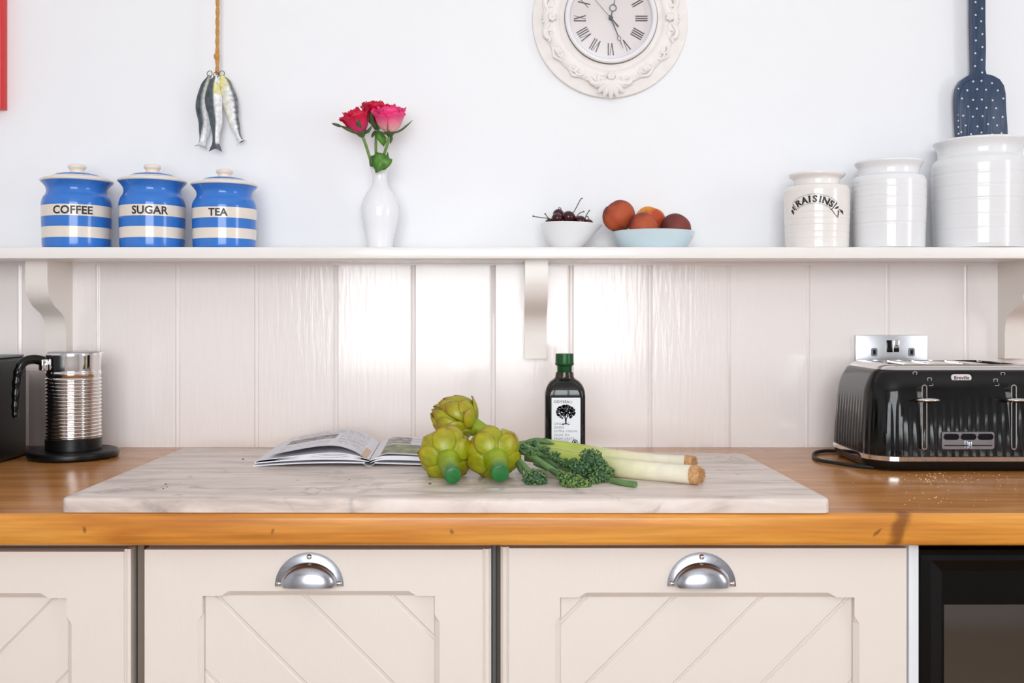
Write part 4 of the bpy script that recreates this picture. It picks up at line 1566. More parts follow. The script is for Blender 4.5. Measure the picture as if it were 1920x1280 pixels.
def sheet(name, prof, thick, m, skew=0.0, y0=0, y1=DEP, flip=1, parent=bk):
    """prof: (x,z) across; extruded in depth with thickness downward."""
    V, F = [], []
    n = len(prof)
    for (yy, dz) in ((y0, 0), (y1, 0)):
        for (x, z) in prof:
            V.append((x + skew * yy, yy + (.0 if x > 0 else .0), z))
        for (x, z) in prof:
            V.append((x + skew * yy, yy, z - thick))
    for k in range(n - 1):
        F += [(k, k + 1, 2 * n + k + 1, 2 * n + k), (n + k + 1, n + k, 3 * n + k, 3 * n + k + 1), (k, n + k, n + k + 1, k + 1), (2 * n + k, 2 * n + k + 1, 3 * n + k + 1, 3 * n + k)]
    F += [(0, 2 * n, 3 * n, n), (n - 1, 2 * n - 1, 4 * n - 1, 3 * n - 1)]
    return mesh_obj(name, V, F, m, parent, auto=40)


def curve_prof(xs, zs, n=6):
    return [(p.x, p.y) for p in smooth_path([Vector((a, b_, 0)) for a, b_ in zip(xs, zs)], n)]


def printed(name, prof, regions, base, skew=0.0, y0=0, y1=DEP, ny=60, parent=bk):
    """Top page as a fine grid whose faces take print materials from (u,v) regions."""
    n = len(prof)
    V, F, MI = [], [], []
    mats = [base, M['ptext'], M['pgrey'], M['pgreen'], M['porange']]
    for j in range(ny + 1):
        yy = y0 + (y1 - y0) * j / ny
        for (x, z) in prof:
            V.append((x + skew * yy, yy, z + .0003))
    for j in range(ny):
        for k in range(n - 1):
            a = j * n + k
            F.append((a, a + 1, a + n + 1, a + n))
            MI.append(regions((k + .5) / (n - 1), (j + .5) / ny))
    return mesh_obj(name, V, F, mats, parent, midx=MI, smooth=True)


SK = -.10
lx = [-.166, -.120, -.075, -.045, -.022, -.008, 0.0]
cover_l = curve_prof([-.168, -.11, -.05, -.006], [.0016, .0052, .0066, .0060])
sheet('cover', cover_l, .0016, M['paper'], SK * .55, -.002, DEP + .004)
cover_r = curve_prof([.008, .06, .12, .168], [.0060, .0045, .0030, .0022])
sheet('cover', cover_r, .0016, M['paper'], SK * .55, -.002, DEP + .004)
spn = [(-.0095 + .019 * k / 10, .0052 - .0048 * math.sin(PI * k / 10)) for k in range(11)]
sheet('spine', spn, .0004, M['paper'], SK * .55, -.002, DEP + .004)
for i, t in enumerate((0, .22, .45, .68)):
    zs = [.0048 + .003 * t, .0085 + .0060 * t, .0105 + .0100 * t, .0105 + .0110 * t, .0098 + .0070 * t, .0085 + .0030 * t, .0075]
    xs = [x * (1 - .012 * i) + (.0 if x else 0) for x in lx]
    sheet('page_block', curve_prof(xs, [z + .0018 for z in zs], 5), .0018 + .0010 * (i == 0), M['paper'], SK * .55)
top_l = curve_prof([-.146, -.110, -.074, -.046, -.024, -.010, -.001], [.0165, .0235, .0295, .0300, .0235, .0155, .0085], 8)
sheet('page', top_l, .0004, M['paper'], SK * .55)


def reg_l(u, v):
    if u > .82 and v < .40:
        return 4
    if .06 < u < .42 and .40 < v < .66:
        return 2
    if .08 < u < .80 and .72 < v < .93 and int(v * 40) % 2 and random.random() < .7:
        return 1
    if .45 < u < .80 and .1 < v < .70 and int(v * 44) % 2 and random.random() < .75:
        return 1
    if .06 < u < .40 and .06 < v < .34 and int(v * 44) % 2 and random.random() < .6:
        return 1
    return 0


printed('page', top_l, reg_l, M['paper'], SK * .55)
for i, t in enumerate((0, .5)):
    zs = [.0075, .0105 + .004 * t, .0120 + .006 * t, .0115 + .006 * t, .0090 + .005 * t, .0070 + .003 * t]
    sheet('page_block', curve_prof([0, .010, .024, .060, .110, .158], zs, 5), .0030, M['paper'], SK * .55)
top_r = curve_prof([.001, .010, .022, .034, .064, .110, .155], [.0090, .0130, .0178, .0186, .0170, .0140, .0110], 8)
sheet('page', top_r, .0004, M['paper'], SK * .55)


def reg_r(u, v):
    if u < .26:
        return 0
    if v < .50 and u < .97:
        return 3 if v > .04 else 0
    if .53 < v < .93 and u < .62:
        return 2
    if .53 < v < .90 and u < .95 and int(v * 44) % 2:
        return 1
    return 0


printed('page', top_r, reg_r, M['paper'], SK * .55)

# ------------------------------------------------------------------ artichokes
A_G, A_Y, A_B, A_D = srgb(138, 156, 12), srgb(176, 160, 18), srgb(146, 92, 36), srgb(98, 128, 22)


def artichoke(label, centre, stem_tip, R, stem_r, seed, roll=0.0, stem_col=srgb(36, 112, 52)):
    rnd = random.Random(seed)
    centre, stem_tip = Vector(centre), Vector(stem_tip)
    ax = (centre - stem_tip).normalized()
    q = Vector((0, 0, 1)).rotation_difference(ax).to_matrix() @ Matrix.Rotation(roll, 3, 'Z')
    t = thing('artichoke', label, 'artichoke', (centre.x, centre.y, ZM), 'artichokes on the marble slab')
    o = t.location
    slen = (centre - stem_tip).length
    # body radius along axis z in [-R, 1.25R]
    def rad(z):
        s = (z + 1.05 * R) / (2.3 * R)
        s = max(0, min(1, s))
        return R * (math.sin(PI * (s ** .80)) ** .62) * .93 + .0005
    core = [(max(.0005, rad(-1.0 * R + 2.2 * R * k / 20) * .86), -1.0 * R + 2.2 * R * k / 20) for k in range(21)]
    v, f = lathe_data(core, 28)
    mesh_obj('heart', [centre + q @ Vector(p) for p in v], f, M['arti'], t, cols=[lerp(A_B, A_D, .4)] * len(v), auto=80, org=o)
    # stem
    P, rr, cc = [], [], []
    for k in range(9):
        s = k / 8
        P.append(stem_tip + ax * (s * (slen - .72 * R)))
        rr.append(stem_r * (.96 + .62 * s ** 1.7))
    P.insert(0, stem_tip - ax * .0012); rr.insert(0, stem_r * .72)
    tube('stem', P, rr, M['arti'], t, 18, org=o, cols=lambda s: lerp(stem_col, A_G, sstep(.10, .55, s)), auto=60)
    rows = [(5, -1.12, .86, .42, .17, .65), (5, -1.0, 1.22, .42, .12, .0), (6, -.98, 1.62, .40, .06, .5), (7, -.70, 1.62, .38, .02, .25), (6, -.22, 1.42, .46, -.04, .8), (5, .25, 1.05, .50, -.10, .1)]
    for ri, (n, s0, Ln, wmax, off, ph) in enumerate(rows):
        for k in range(n):
            a0 = 2 * PI * (k + ph) / n + rnd.uniform(-.12, .12)
            ln = Ln * rnd.uniform(.90, 1.08)
            wm = wmax * rnd.uniform(.92, 1.08)
            fl = rnd.uniform(.01, .05)
            nu, nv = 10, 9
            V, C, F = [], [], []
            tone = rnd.uniform(0, 1)
            for i in range(nv + 1):
                vv = i / nv
                z = (s0 + ln * vv) * R
                wsh = (.62 + .38 * sstep(0, .45, vv)) * max(.0, 1 - max(0, (vv - .45) / .55) ** 2.2) ** .72 + .02
                r0 = rad(z)
                for jx in range(nu + 1):
                    u = -1 + 2 * jx / nu
                    rloc = max(r0, .30 * R)
                    a = a0 + u * wm * wsh * min(1.5, R / rloc)
                    r = r0 * (1 + off) + R * (.10 * (1 - u * u) * math.sin(PI * min(1, vv * .80 + .12)) + (fl + .12) * vv * vv * 1.3) * (1 if ri < 5 else .4) + .0008
                    zz = z - .05 * R * u * u * vv
                    V.append(centre + q @ Vector((r * math.cos(a), r * math.sin(a), zz)))
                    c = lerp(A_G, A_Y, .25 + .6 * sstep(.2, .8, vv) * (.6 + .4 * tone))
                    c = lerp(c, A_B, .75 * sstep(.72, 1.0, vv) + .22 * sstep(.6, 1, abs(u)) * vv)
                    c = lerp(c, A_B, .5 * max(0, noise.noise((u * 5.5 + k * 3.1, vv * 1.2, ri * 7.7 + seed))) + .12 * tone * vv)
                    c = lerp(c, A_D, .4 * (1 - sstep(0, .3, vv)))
                    C.append(c)
            for i in range(nv):
                for jx in range(nu):
                    p = i * (nu + 1) + jx
                    F.append((p, p + 1, p + nu + 2, p + nu + 1))
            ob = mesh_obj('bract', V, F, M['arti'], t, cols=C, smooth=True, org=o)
            sm = ob.modifiers.new('thick', 'SOLIDIFY')
            sm.thickness = .0016
            sm.offset = -1
    return t


artichoke('green artichoke at the front left with its cut stem towards the viewer', W(836, 847, -.432), W(849, 892, -.508), .0298, .0112, 11, .2)
artichoke('green artichoke at the front right, next to the broccoli', W(925, 846, -.436), W(938, 888, -.504), .0298, .0120, 12, .9)
artichoke('upper artichoke resting on the two others, stem pointing right', W(855, 785, -.372), W(918, 813, -.378), .0290, .0100, 13, .5, srgb(140, 158, 50))

# ------------------------------------------------------------------ olive oil bottle
oy = -.235
oc = W(1058.5, 843, oy)
ob_ = thing('olive_oil_bottle', 'dark square olive oil bottle with a green cap and white tree label', 'bottle', (oc.x, oy, ZM))
so_ = (oy - YC - .026) / FPX        # metres per px at the bottle's front


def hz(py):
    return ZC - (py - CY) * (oy - YC) / FPX - ZM


hw_ = 37.4 * (oy - YC) / FPX
sec = [(0.0, .94, .008), (.0015, .985, .009), (.004, 1, .009), (hz(741), 1, .009), (hz(733), .985, .010), (hz(726), .94, .0125), (hz(720), .87, .016), (hz(715), .77, .0175), (hz(711.5), .64, .016), (hz(709), .52, .0148), (hz(706), .475, .0141), (hz(697), .44, .0132)]
rings = []
for (z, k, r) in sec:
    hx, hy = hw_ * k, .0275 * (k if k < .9 else 1)
    if k < .5:
        hx = hy = hw_ * k
        r = hx * .985
    r = min(r, hx * .985, hy * .985)
    rings.append([(p[0], p[1], z) for p in rrect(hx, hy, r, 8)])
v, f = loft_data(rings)
mesh_obj('glass_body', v, f, [M['bottle'], M['oil_neck']], ob_, auto=40, midx=[(1 if (i // len(rings[0])) >= 9 else 0) for i in range(len(f) - 2)] + [0, 1])
cr = 17.2 * (oy - YC) / FPX
lathe('cap', [(cr * .80, hz(709)), (cr * .81, hz(708.5)), (cr * .82, hz(687)), (cr * .86, hz(685.5)), (cr * 1.03, hz(683)), (cr * 1.04, hz(681)), (cr, hz(679.5)), (cr * .99, hz(664)), (cr * .96, hz(662.5)), (cr * .3, hz(662))], M['cap'], ob_, 40, auto=25)
yl = -.0275 - .0004
lab = lambda px, py: ((px - 1058.5) * so_, hz_l(py))


def hz_l(py):
    return ZC - (py - CY) * (oy - YC - .0279) / FPX - ZM


def flat(v):
    return [(p[0], yl - .0003, p[1]) for p in v]


l0, l1 = lab(1032.5, 841), lab(1086.5, 745.5)
lbl = box('label', l0[0], l1[0], yl, -.0270, l0[1], l1[1], M['label'], ob_)


def label_text(s, px, py, size, m, off=0.0, sp=1.0, nm='lettering'):
    v, f = text_geo(s, size, off, 'LEFT', sp)
    x0, z0 = lab(px, py)
    mesh_obj(nm, flat([(p[0] + x0, p[1] + z0) for p in v]), f, m, lbl)


label_text('ODYSEA', 1036.5, 755.2, .0056, M['ink'], .00010, 1.16)
for k, s in enumerate(('ORGANIC', 'GREEK', 'EXTRA VIRGIN', 'OLIVE OIL', 'FROM CRETE')):
    label_text(s, 1037, 796.0 + k * 7.0, .0046, M['grey_ink'], 0, 1.20)
label_text('COLD EXTRACTED', 1037, 827.6, .0025, M['grey_ink'], 0, 1.05)
label_text('PRODUCT OF GREECE', 1037, 831.2, .0025, M['grey_ink'], 0, 1.05)
label_text('0.5 LITER', 1040, 838, .0044, M['gold_ink'], 0, 1.2)
def disc(cx_, cz_, r, m, n=16, nm='mark', r_in=0.0):
    if r_in:
        pts = [(cx_ + r * math.cos(2 * PI * k / n), cz_ + r * math.sin(2 * PI * k / n)) for k in range(n)] + [(cx_ + r_in * math.cos(2 * PI * k / n), cz_ + r_in * math.sin(2 * PI * k / n)) for k in range(n)]
        fs = [(k, (k + 1) % n, n + (k + 1) % n, n + k) for k in range(n)]
    else:
        pts = [(cx_ + r * math.cos(2 * PI * k / n), cz_ + r * math.sin(2 * PI * k / n)) for k in range(n)]
        fs = [tuple(range(n))]
    return pts, fs
x_, z_ = lab(1068.3, 753.6)
v, f = disc(x_, z_, .0022, None, 14, r_in=.0014)
mesh_obj('brand_mark', flat(v), f, M['gold_ink'], lbl)
x_, z_ = lab(1076, 829)
V, F = join_data([([(p[0], p[1], 0) for p in vv], ff_) for vv, ff_ in (disc(x_, z_, .0044, None, 20, r_in=.0030), disc(x_, z_, .0019, None, 12))])
mesh_obj('seal', flat([(p.x, p.y) for p in V]), F, M['ink'], lbl)
# printed tree
rt = random.Random(5)
parts = []
tx, tz = lab(1059, 772)
for k in range(330):
    a = rt.uniform(0, PI * 2)
    r = math.sqrt(rt.random())
    x, z = tx + .0145 * r * math.cos(a), tz + .0105 * r * math.sin(a)
    if z < tz - .0062 and abs(x - tx) < .005:
        continue
    s = rt.uniform(.0009, .0017)
    parts.append(([(x + s * math.cos(q * 2 * PI / 5 + a) * (1 if q % 2 else .7), z + s * math.sin(q * 2 * PI / 5 + a), 0) for q in range(5)], [(0, 1, 2, 3, 4)]))
for br in ([(0, -.0185), (-.0005, -.010), (-.007, -.003), (-.010, .001)], [(0, -.0185), (.0008, -.010), (.006, -.004), (.010, .001)], [(.0002, -.0185), (.0, -.010), (-.001, .002)], [(-.0055, -.0195), (-.002, -.0183), (.002, -.0183), (.0055, -.0195)]):
    for i in range(len(br) - 1):
        qd = stroke((tx + br[i][0], tz + br[i][1]), (tx + br[i + 1][0], tz + br[i + 1][1]), .0016 - .0003 * i)
        parts.append(([(p.x, p.y, 0) for p in qd], [(0, 1, 2, 3)]))
V, F = join_data(parts)
tr_ = mesh_obj('tree_print', flat([(p.x, p.y) for p in V]), F, M['ink'], lbl)
tr_['kind'] = 'stuff'

# ------------------------------------------------------------------ leeks
LW, LC, LG, LD = srgb(240, 232, 210), srgb(232, 226, 186), srgb(176, 188, 84), srgb(108, 140, 66)


def leek(label, pts, rads, seed, split=False):
    t = thing('leek', label, 'leek', pts[-1], 'leeks on the marble slab')
    o = t.location
    P = smooth_path(pts, 8)
    n = len(P)
    rr = []
    for i in range(n):
        s = i / (n - 1) * (len(rads) - 1)
        k = min(int(s), len(rads) - 2)
        rr.append(rads[k] + (rads[k + 1] - rads[k]) * (s - k))
    def col(s):
        c = lerp(LD, LG, sstep(.0, .28, s))
        c = lerp(c, LC, sstep(.42, .66, s))
        return lerp(lerp(c, LW, sstep(.62, .85, s)), srgb(206, 168, 120), .8 * sstep(.962, 1, s))
    tube('shaft', P, rr, M['leek'], t, 20, org=o, cols=col, auto=80)
    # roots: rounded plate and a tuft of short rootlets
    e, ax = P[-1], (P[-1] - P[-3]).normalized()
    q = Vector((0, 0, 1)).rotation_difference(ax).to_matrix()
    v, f = lathe_data(smooth_prof([(rr[-1] * 1.02, -.004), (rr[-1] * 1.04, 0), (rr[-1] * .92, .0045), (rr[-1] * .6, .008), (.0003, .0092)], 3), 18)
    mesh_obj('root_plate', [e + q @ Vector(p) for p in v], f, M['root'], t, auto=60, org=o)
    rnd = random.Random(seed)
    parts = []
    for k in range(130):
        a, r = rnd.uniform(0, 2 * PI), rr[-1] * .85 * math.sqrt(rnd.random())
        b0 = Vector((r * math.cos(a), r * math.sin(a), .0085 - .55 * r * r / rr[-1]))
        tip = b0 + Vector((rnd.uniform(-.003, .003), rnd.uniform(-.003, .003), rnd.uniform(.003, .0062)))
        parts.append(tube_data([e + q @ b0, e + q @ ((b0 + tip) / 2 + Vector((rnd.uniform(-.001, .001), 0, 0))), e + q @ tip], [.0006, .0005, .0003], 4))
    V, F = join_data(parts)
    ro = mesh_obj('rootlets', V, F, M['root'], t, org=o)
    ro['kind'] = 'stuff'
    return t, o


t, o = leek('leek lying behind, its root end shorter and partly covered', [W(972, 838, -.325), W(1020, 838, -.322), W(1080, 847, -.322), W(1150, 856, -.336), W(1230, 863, -.352), W(1290, 866, -.368)], [.0085, .0120, .0130, .0108, .0092, .0096], 1)
leaf_strip('green_leaf', [W(985, 829, -.345), W(1010, 826, -.338), W(1040, 832, -.336)], .0045, M['broc_stem'], t, o)
leaf_strip('green_leaf', [W(1012, 826, -.318), W(1028, 828, -.315), W(1040, 838, -.318)], .005, M['leaf_dark'], t, o)
t, o = leek('leek lying in front, its brown rooted end furthest to the right', [W(985, 850, -.375), W(1040, 857, -.382), W(1100, 868, -.403), W(1170, 878, -.445), W(1240, 885, -.472), W(1303, 890, -.499)], [.0105, .0130, .0135, .0130, .0122, .0126], 2)

# ------------------------------------------------------------------ tenderstem broccoli
B_D, B_M, B_L = srgb(52, 86, 58), srgb(84, 120, 72), srgb(134, 158, 56)


def broccoli(label, path, rads, heads, seed, tone, leaves=()):
    rnd = random.Random(seed)
    t = thing('broccoli_stem', label, 'broccoli', path[0], 'tenderstem broccoli on the marble slab')
    o = t.location
    P = smooth_path(path, 6)
    n = len(P)
    rr = []
    for i in range(n):
        s = i / (n - 1) * (len(rads) - 1)
        k = min(int(s), len(rads) - 2)
        rr.append(rads[k] + (rads[k + 1] - rads[k]) * (s - k))
    tube('stalk', P, rr, M['broc_stem'], t, 10, org=o, auto=70)
    for (c, R_, sq) in heads:
        parts, cols = [], []
        src = P[max(0, n - 4)]
        up = (c - src)
        if up.length < 1e-4:
            up = Vector((0, 0, 1))
        up.normalize()
        ico = bmesh.new()
        bmesh.ops.create_icosphere(ico, subdivisions=1, radius=1)
        iv = [v.co.copy() for v in ico.verts]
        ifc = [tuple(v.index for v in f.verts) for f in ico.faces]
        ico.free()
        cnt = int(150 * (R_ / .016) ** 2)
        for k in range(cnt):
            d = Vector((rnd.gauss(0, 1), rnd.gauss(0, 1), rnd.gauss(0, 1))).normalized()
            if d.dot(up) < -.45:
                d = d - 2 * d.dot(up) * up
            lump = 1 + .18 * noise.noise(d * 3.2 + Vector((seed, 0, 0)))
            p = c + Vector((d.x, d.y, d.z * sq)) * R_ * lump * rnd.uniform(.9, 1.04)
            if p.z < ZM + .0012:
                p.z = ZM + .0012
            s = rnd.uniform(.0012, .0022)
            parts.append(([p + v * s for v in iv], ifc))
            cc = lerp(B_D, B_M, rnd.random())
            cc = lerp(cc, B_L, tone * rnd.random() + .12 * max(0, d.z))
            cols += [cc] * len(iv)
        core_v = [c + Vector((v.x, v.y, v.z * sq)) * R_ * .9 for v in iv]
        for v in core_v:
            v.z = max(v.z, ZM + .0006)
        parts.append((core_v, ifc))
        cols += [B_D] * len(iv)
        V, F = join_data(parts)
        fo = mesh_obj('floret', V, F, M['broc'], t, cols=cols, smooth=True, org=o)
        fo['kind'] = 'stuff'
        for k in range(9):
            d = Vector((rnd.uniform(-1, 1), rnd.uniform(-1, 1), rnd.uniform(-.6, 1)))
            tube('branch', [src, (src + c) / 2 + d * R_ * .25, c + d * R_ * .5], [.0022, .0018, .0014], M['broc_stem'], t, 6, org=o)
    for (lp, w) in leaves:
        leaf_strip('leaf', lp, w, M['leaf_dark'], t, o)


ZB = ZM + .006
broccoli('broccoli stem with a single pale round floret at the front left of the bunch', [W(962, 848, -.415), W(972, 862, -.440), W(988, 880, -.462), W(998, 893, -.478)], [0.0034, 0.0040, 0.0045, 0.0048],
         [(W(1003, 897.0, -.492), .0155, .72)], 1, .05)
broccoli('broccoli stem with yellow-green florets reaching furthest to the front', [W(966, 836, -.400), W(1005, 860, -.445), W(1040, 884, -.478), W(1064, 902, -.498)], [0.0032, 0.0042, 0.0046, 0.0045],
         [(W(1074, 905.0, -.510), .0150, .75), (W(1092, 912.0, -.512), .0105, .8), (W(1060, 895.0, -.505), .0100, .8)], 2, .75,
         [([W(1030, 880, -.485), W(1052, 890, -.494), W(1070, 888, -.498)], .004)])
broccoli('broccoli stem with the big dark floret on top of the bunch', [W(975, 834, -.385), W(1020, 850, -.415), W(1062, 868, -.440), W(1092, 874, -.452)], [0.0030, 0.0037, 0.0042, 0.0043],
         [(W(1106, 862.0, -.455), .0170, .82), (W(1088, 878.0, -.472), .0135, .8), (W(1122, 878.0, -.462), .0135, .8)], 3, .08,
         [([W(1060, 874, -.455), W(1074, 864, -.462), W(1082, 860, -.462)], .004), ([W(1010, 866, -.44), W(1030, 868, -.45), W(1050, 878, -.455)], .005)])
broccoli('broccoli stem with green florets at the right end of the bunch', [W(970, 842, -.395), W(1030, 866, -.425), W(1090, 888, -.450), W(1118, 895, -.468)], [0.0030, 0.0035, 0.0038, 0.0038],
         [(W(1128, 890.0, -.475), .0140, .75), (W(1112, 900.0, -.490), .0100, .8), (W(1140, 885.0, -.468), .0085, .8)], 4, .42)
broccoli('thin leafy broccoli shoot with small open buds near the artichoke', [W(964, 828, -.38), W(990, 842, -.40), W(1020, 850, -.415), W(1046, 862, -.428)], [0.0022, 0.0026, 0.0024, 0.0019],
         [(W(1022, 844.0, -.428), .0075, .8), (W(1000, 848.0, -.435), .0080, .7), (W(1040, 854.0, -.44), .0075, .8), (W(985, 838.0, -.42), .0070, .7), (W(1003, 832.0, -.41), .0065, .8), (W(1056, 866.0, -.452), .0070, .8)], 5, .35,
         [([W(966, 838, -.42), W(980, 848, -.43), W(995, 850, -.43)], .0035), ([W(1000, 868, -.45), W(1020, 874, -.458), W(1036, 884, -.462)], .004), ([W(966, 856, -.44), W(974, 876, -.46), W(980, 890, -.468)], .0035)])
g0, g1, g2 = G(1192, 908, ZB - .002), G(1170, 905, ZB - .002), G(1146, 900, ZB - .002)
broccoli('bright green cut broccoli stalk poking out to the right beneath the leeks', [g0, g1, g2], [.0044, .0042, .0040], [], 6, 0)

# ------------------------------------------------------------------ toaster
tx0 = .690
ty0, ty1 = -.288, -.070
tcx, tcy = tx0, (ty0 + ty1) / 2
to = thing('toaster', 'black fluted four-slice toaster with chrome trim on the right of the worktop', 'toaster', (tcx, tcy, ZW))
HX, HY, CR = .149, (ty1 - ty0) / 2, .052
NA, NSX, NSY = 30, 190, 130
base = rrect(HX, HY, CR, NA, NSX, NSY)
SL = [0.0]
for i in range(1, len(base)):
    SL.append(SL[-1] + math.hypot(base[i][0] - base[i - 1][0], base[i][1] - base[i - 1][1]))


def tring(z, inset, flute=0.0):
    out = []
    for i, (x, y, nx, ny) in enumerate(base):
        fr_ = (SL[i] / .0128) % 1.0
        d = inset + flute * (abs(2 * fr_ - 1) ** 1.0)
        out.append((x - nx * d, y - ny * d, z))
    return out


rings = [tring(.0025, .012), tring(.003, .008), tring(.010, .003), tring(.0165, .002)]
v, f = loft_data(rings)
mesh_obj('base', v, f, M['black_satin'], to, auto=40)
v, f = loft_data([tring(.0165, .002), tring(.0168, -.0004), tring(.0235, -.0008), tring(.0245, .001)])
mesh_obj('chrome_band', v, f, M['chrome'], to, auto=30)
rings = []
for k in range(27):
    q = k / 26
    z = .0245 + (.150 - .0245) * q
    ins = .001 + .010 * q ** 1.5 + .010 * max(0, q - .72) ** 2 / .078
    fl = .0022 * max(0, (1 - q / .70)) ** .75 if q < .70 else 0
    rings.append(tring(z, ins, fl))
rings += [tring(.1525, .024), tring(.1540, .028)]
v, f = loft_data(rings, True, False)
mesh_obj('shell', v, f, M['black_gloss'], to, auto=28)
# chrome top with an opening, tray walls and dividers
ox, oyy = HX - .052, HY - .040
opening = rrect(ox, oyy, .006, NA, NSX, NSY)
orr = [(p[0], p[1]) for p in opening]
rings = [tring(.1535, .0265), tring(.1570, .0285), tring(.1600, .0335), tring(.1612, .0385), [(p[0], p[1], .1616) for p in orr], [(p[0], p[1], .150) for p in orr], [(p[0], p[1], .060) for p in orr]]
nr = len(rings[0])
v, f = loft_data(rings, False, True)
mesh_obj('chrome_top', v, f, [M['chrome'], M['dark']], to, auto=35, midx=[(1 if i // nr >= 5 else 0) for i in range(nr * 6)] + [1])
for k in range(1, 4):
    xx = -ox + 2 * ox * k / 4
    wv = .0085 if k != 2 else .016
    box('slot_divider', xx - wv, xx + wv, -oyy - .0005, oyy + .0005, .150, .1612, M['chrome'], to, bev=.0008)
for k in range(4):
    for sg in (-1, 1):
        xx = -ox + 2 * ox * (k + .5) / 4 + sg * .008
        b = bmesh.new()
        for j in range(7):
            yy = -oyy * .9 + 2 * oyy * .9 * j / 6
            box_bm(xx - .0006, xx + .0006, yy - .0006, yy + .0006, .065, .149, bm=b)
        w_ = bm_obj('bread_guide', b, M['wire'], to)


def tf(px, py, dy=0.0):
    """Point on the toaster's front face (local) for a photo position."""
    p = W(px, py, ty0 + .006 + dy)
    return Vector((p.x - tcx, p.y - tcy, p.z - ZW))


for px in (1730, 1897):
    c = tf(px, 781)
    # slot: chrome outline with dark inside
    hzs = 61 * (ty0 - YC) / FPX
    rr = rrect(.0042, hzs, .0041, 8)
    ri = rrect(.0027, hzs - .0015, .0026, 8)
    rings = [[(c.x + p[0], c.y + .004, c.z + p[1]) for p in rr], [(c.x + p[0], c.y - .0068, c.z + p[1]) for p in rr], [(c.x + p[0], c.y - .0068, c.z + p[1]) for p in ri], [(c.x + p[0], c.y - .003, c.z + p[1]) for p in ri]]
    v, f = loft_data(rings, True, True)
    mesh_obj('lever_slot', v, f, [M['chrome'], M['dark']], to, auto=30, midx=[0] * (len(f) - 1) + [1])
    k = tf(px + 3, 748)
    v, f = lathe_data(smooth_prof([(.0003, -.0052), (.008, -.0042), (.0165, -.0014), (.0176, .0004), (.014, .0026), (.006, .0040), (.0003, .0044)], 4), 32)
    mesh_obj('lever', [(k.x + p[0], k.y - .014 + p[1] * .72, k.z + p[2]) for p in v], f, M['chrome'], to, auto=60)
# control plate
c = tf(1813, 825, -.003)
hx_, hz_ = 49.5 * (ty0 - YC) / FPX, 16.8 * (ty0 - YC) / FPX
rr = rrect(hx_, hz_, .004, 6)
v, f = loft_data([[(c.x + p[0], c.y + .010, c.z + p[1]) for p in rr], [(c.x + p[0], c.y - .0035, c.z + p[1]) for p in rr], [(c.x + p[0] * .985, c.y - .0045, c.z + p[1] * .96) for p in rr]])
pl = mesh_obj('control_plate', v, f, M['steel'], to, auto=30)
for k in (-1, 0, 1):
    rr = rrect(.0118, .0046, .0044, 8)
    cx_ = c.x + k * .0258
    v, f = loft_data([[(cx_ + p[0], c.y - .004, c.z + .0058 + p[1]) for p in rr], [(cx_ + p[0], c.y - .0056, c.z + .0058 + p[1]) for p in rr], [(cx_ + p[0] * .94, c.y - .0062, c.z + .0058 + p[1] * .88) for p in rr]])
    mesh_obj('button', v, f, M['black_gloss'], pl, auto=30)
box('slider_track', c.x - .036, c.x + .036, c.y - .0050, c.y - .0040, c.z - .0082, c.z - .0066, M['dark'], pl)
box('slider_knob', c.x - .0028, c.x + .0028, c.y - .0115, c.y - .0046, c.z - .0125, c.z - .0005, M['steel'], pl, bev=.001)
# badge and icons
c = tf(1807.5, 709)
def surf_y(zl):
    q = (zl - .0245) / (.150 - .0245)
    return -HY + .001 + .010 * q ** 1.5 + .010 * max(0, q - .72) ** 2 / .078
yb = surf_y(c.z) - .0012
rr = rrect(.0154, .0056, .0055, 10)
v, f = loft_data([[(c.x + p[0], yb + .004, c.z + p[1]) for p in rr], [(c.x + p[0], yb, c.z + p[1]) for p in rr], [(c.x + p[0] * .96, yb - .0005, c.z + p[1] * .9) for p in rr]])
bd = mesh_obj('badge', v, f, M['badge'], to, auto=30)
v, f = text_geo('Breville', .0078, .00012)
mesh_obj('lettering', [(c.x + p[0], yb - .0007, c.z - .0022 + p[1]) for p in v], f, M['ink'], bd)
for (px, py) in ((1722, 702), (1747, 713), (1871, 715), (1888, 703)):
    c = tf(px, py)
    yb = surf_y(c.z) - .0004
    pts = [(-.0026, -.0024), (.0026, -.0024), (.0026, .0008), (.0034, .0018), (.0022, .0034), (-.0022, .0034), (-.0034, .0018), (-.0026, .0008)]
    tube('bread_icon', [(c.x + a, yb, c.z + b_) for a, b_ in pts], .0003, M['label'], to, 4, closed=True)
for (px, py) in ((1748, 722), (1872, 722)):
    c = tf(px, py)
    yb = surf_y(c.z) - .0004
    tube('arrow_icon', [(c.x - .003, yb, c.z - .0010), (c.x + .003, yb, c.z - .0010), (c.x + .003, yb, c.z + .0022)], .0003, M['label'], to, 4)
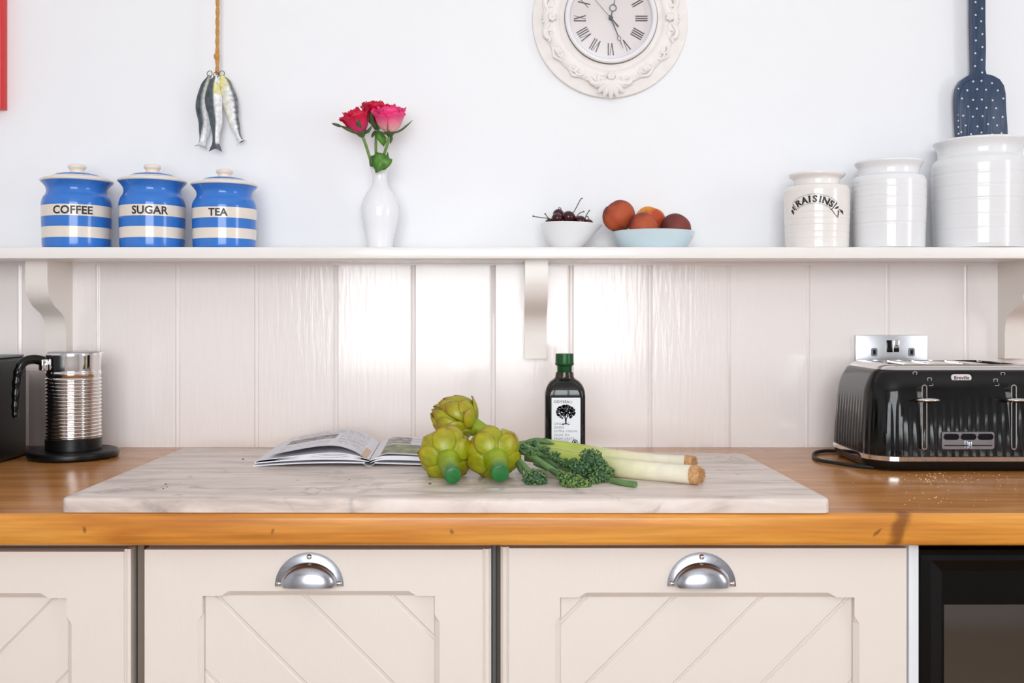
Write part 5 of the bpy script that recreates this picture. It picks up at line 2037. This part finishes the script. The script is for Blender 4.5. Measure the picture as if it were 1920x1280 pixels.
for sx in (-1, 1):
    for sy in (-1, 1):
        v, f = lathe_data([(.010, .0002), (.010, .0040)], 16)
        mesh_obj('foot', [(sx * .11 + p[0], sy * .075 + p[1], p[2]) for p in v], f, M['black_matte'], to)
# power cord, a part of the toaster
zc_ = ZW + .0034
cord = [Vector((.60, -.09, zc_ + .004)), G(1572, 845, zc_), G(1548, 845, zc_), G(1530, 848, zc_), G(1525.5, 854, zc_), G(1535, 862, zc_), G(1570, 868, zc_), G(1605, 873, zc_), G(1640, 876, zc_)]
tube('power_cord', smooth_path(cord, 8), .0030, M['black_matte'], to, 8, org=to.location)

# ------------------------------------------------------------------ crumbs and scraps
rc = random.Random(21)
ico = bmesh.new()
bmesh.ops.create_icosphere(ico, subdivisions=1, radius=1)
iv = [v.co.copy() for v in ico.verts]
ifc = [tuple(v.index for v in f.verts) for f in ico.faces]
ico.free()


def bits(name, label, cat, spots, m):
    parts = []
    for (p, s) in spots:
        parts.append(([p + Vector((v.x * s * rc.uniform(.7, 1.3), v.y * s * rc.uniform(.7, 1.3), max(-.0002, v.z * s * .7) + .0002)) for v in iv], ifc))
    V, F = join_data(parts)
    ob = tag(mesh_obj(name, V, F, m), label, cat)
    ob['kind'] = 'stuff'


sp = []
for k in range(150):
    px, py = rc.gauss(1750, 75), rc.uniform(886, 905) if rc.random() < .7 else rc.uniform(886, 950)
    if 1575 < px < 1915:
        sp.append((G(px, py, ZW), rc.uniform(.0003, .0011)))
for k in range(14):
    sp.append((G(rc.gauss(1745, 6), rc.gauss(898, 3), ZW), rc.uniform(.0008, .0016)))
bits('bread_crumbs', 'scattered pale bread crumbs on the worktop before the toaster', 'crumbs', sp, M['crumb'])
sp = [(G(x, y, ZM), s) for x, y, s in ((311, 908, .0018), (306, 916, .0012), (456, 861, .0020), (558, 900, .0010), (655, 899, .0010), (806, 907, .0022), (313, 913, .0011))]
bits('herb_scraps', 'tiny dark green leaf scraps scattered on the marble slab', 'scraps', sp, M['leaf_dark'])
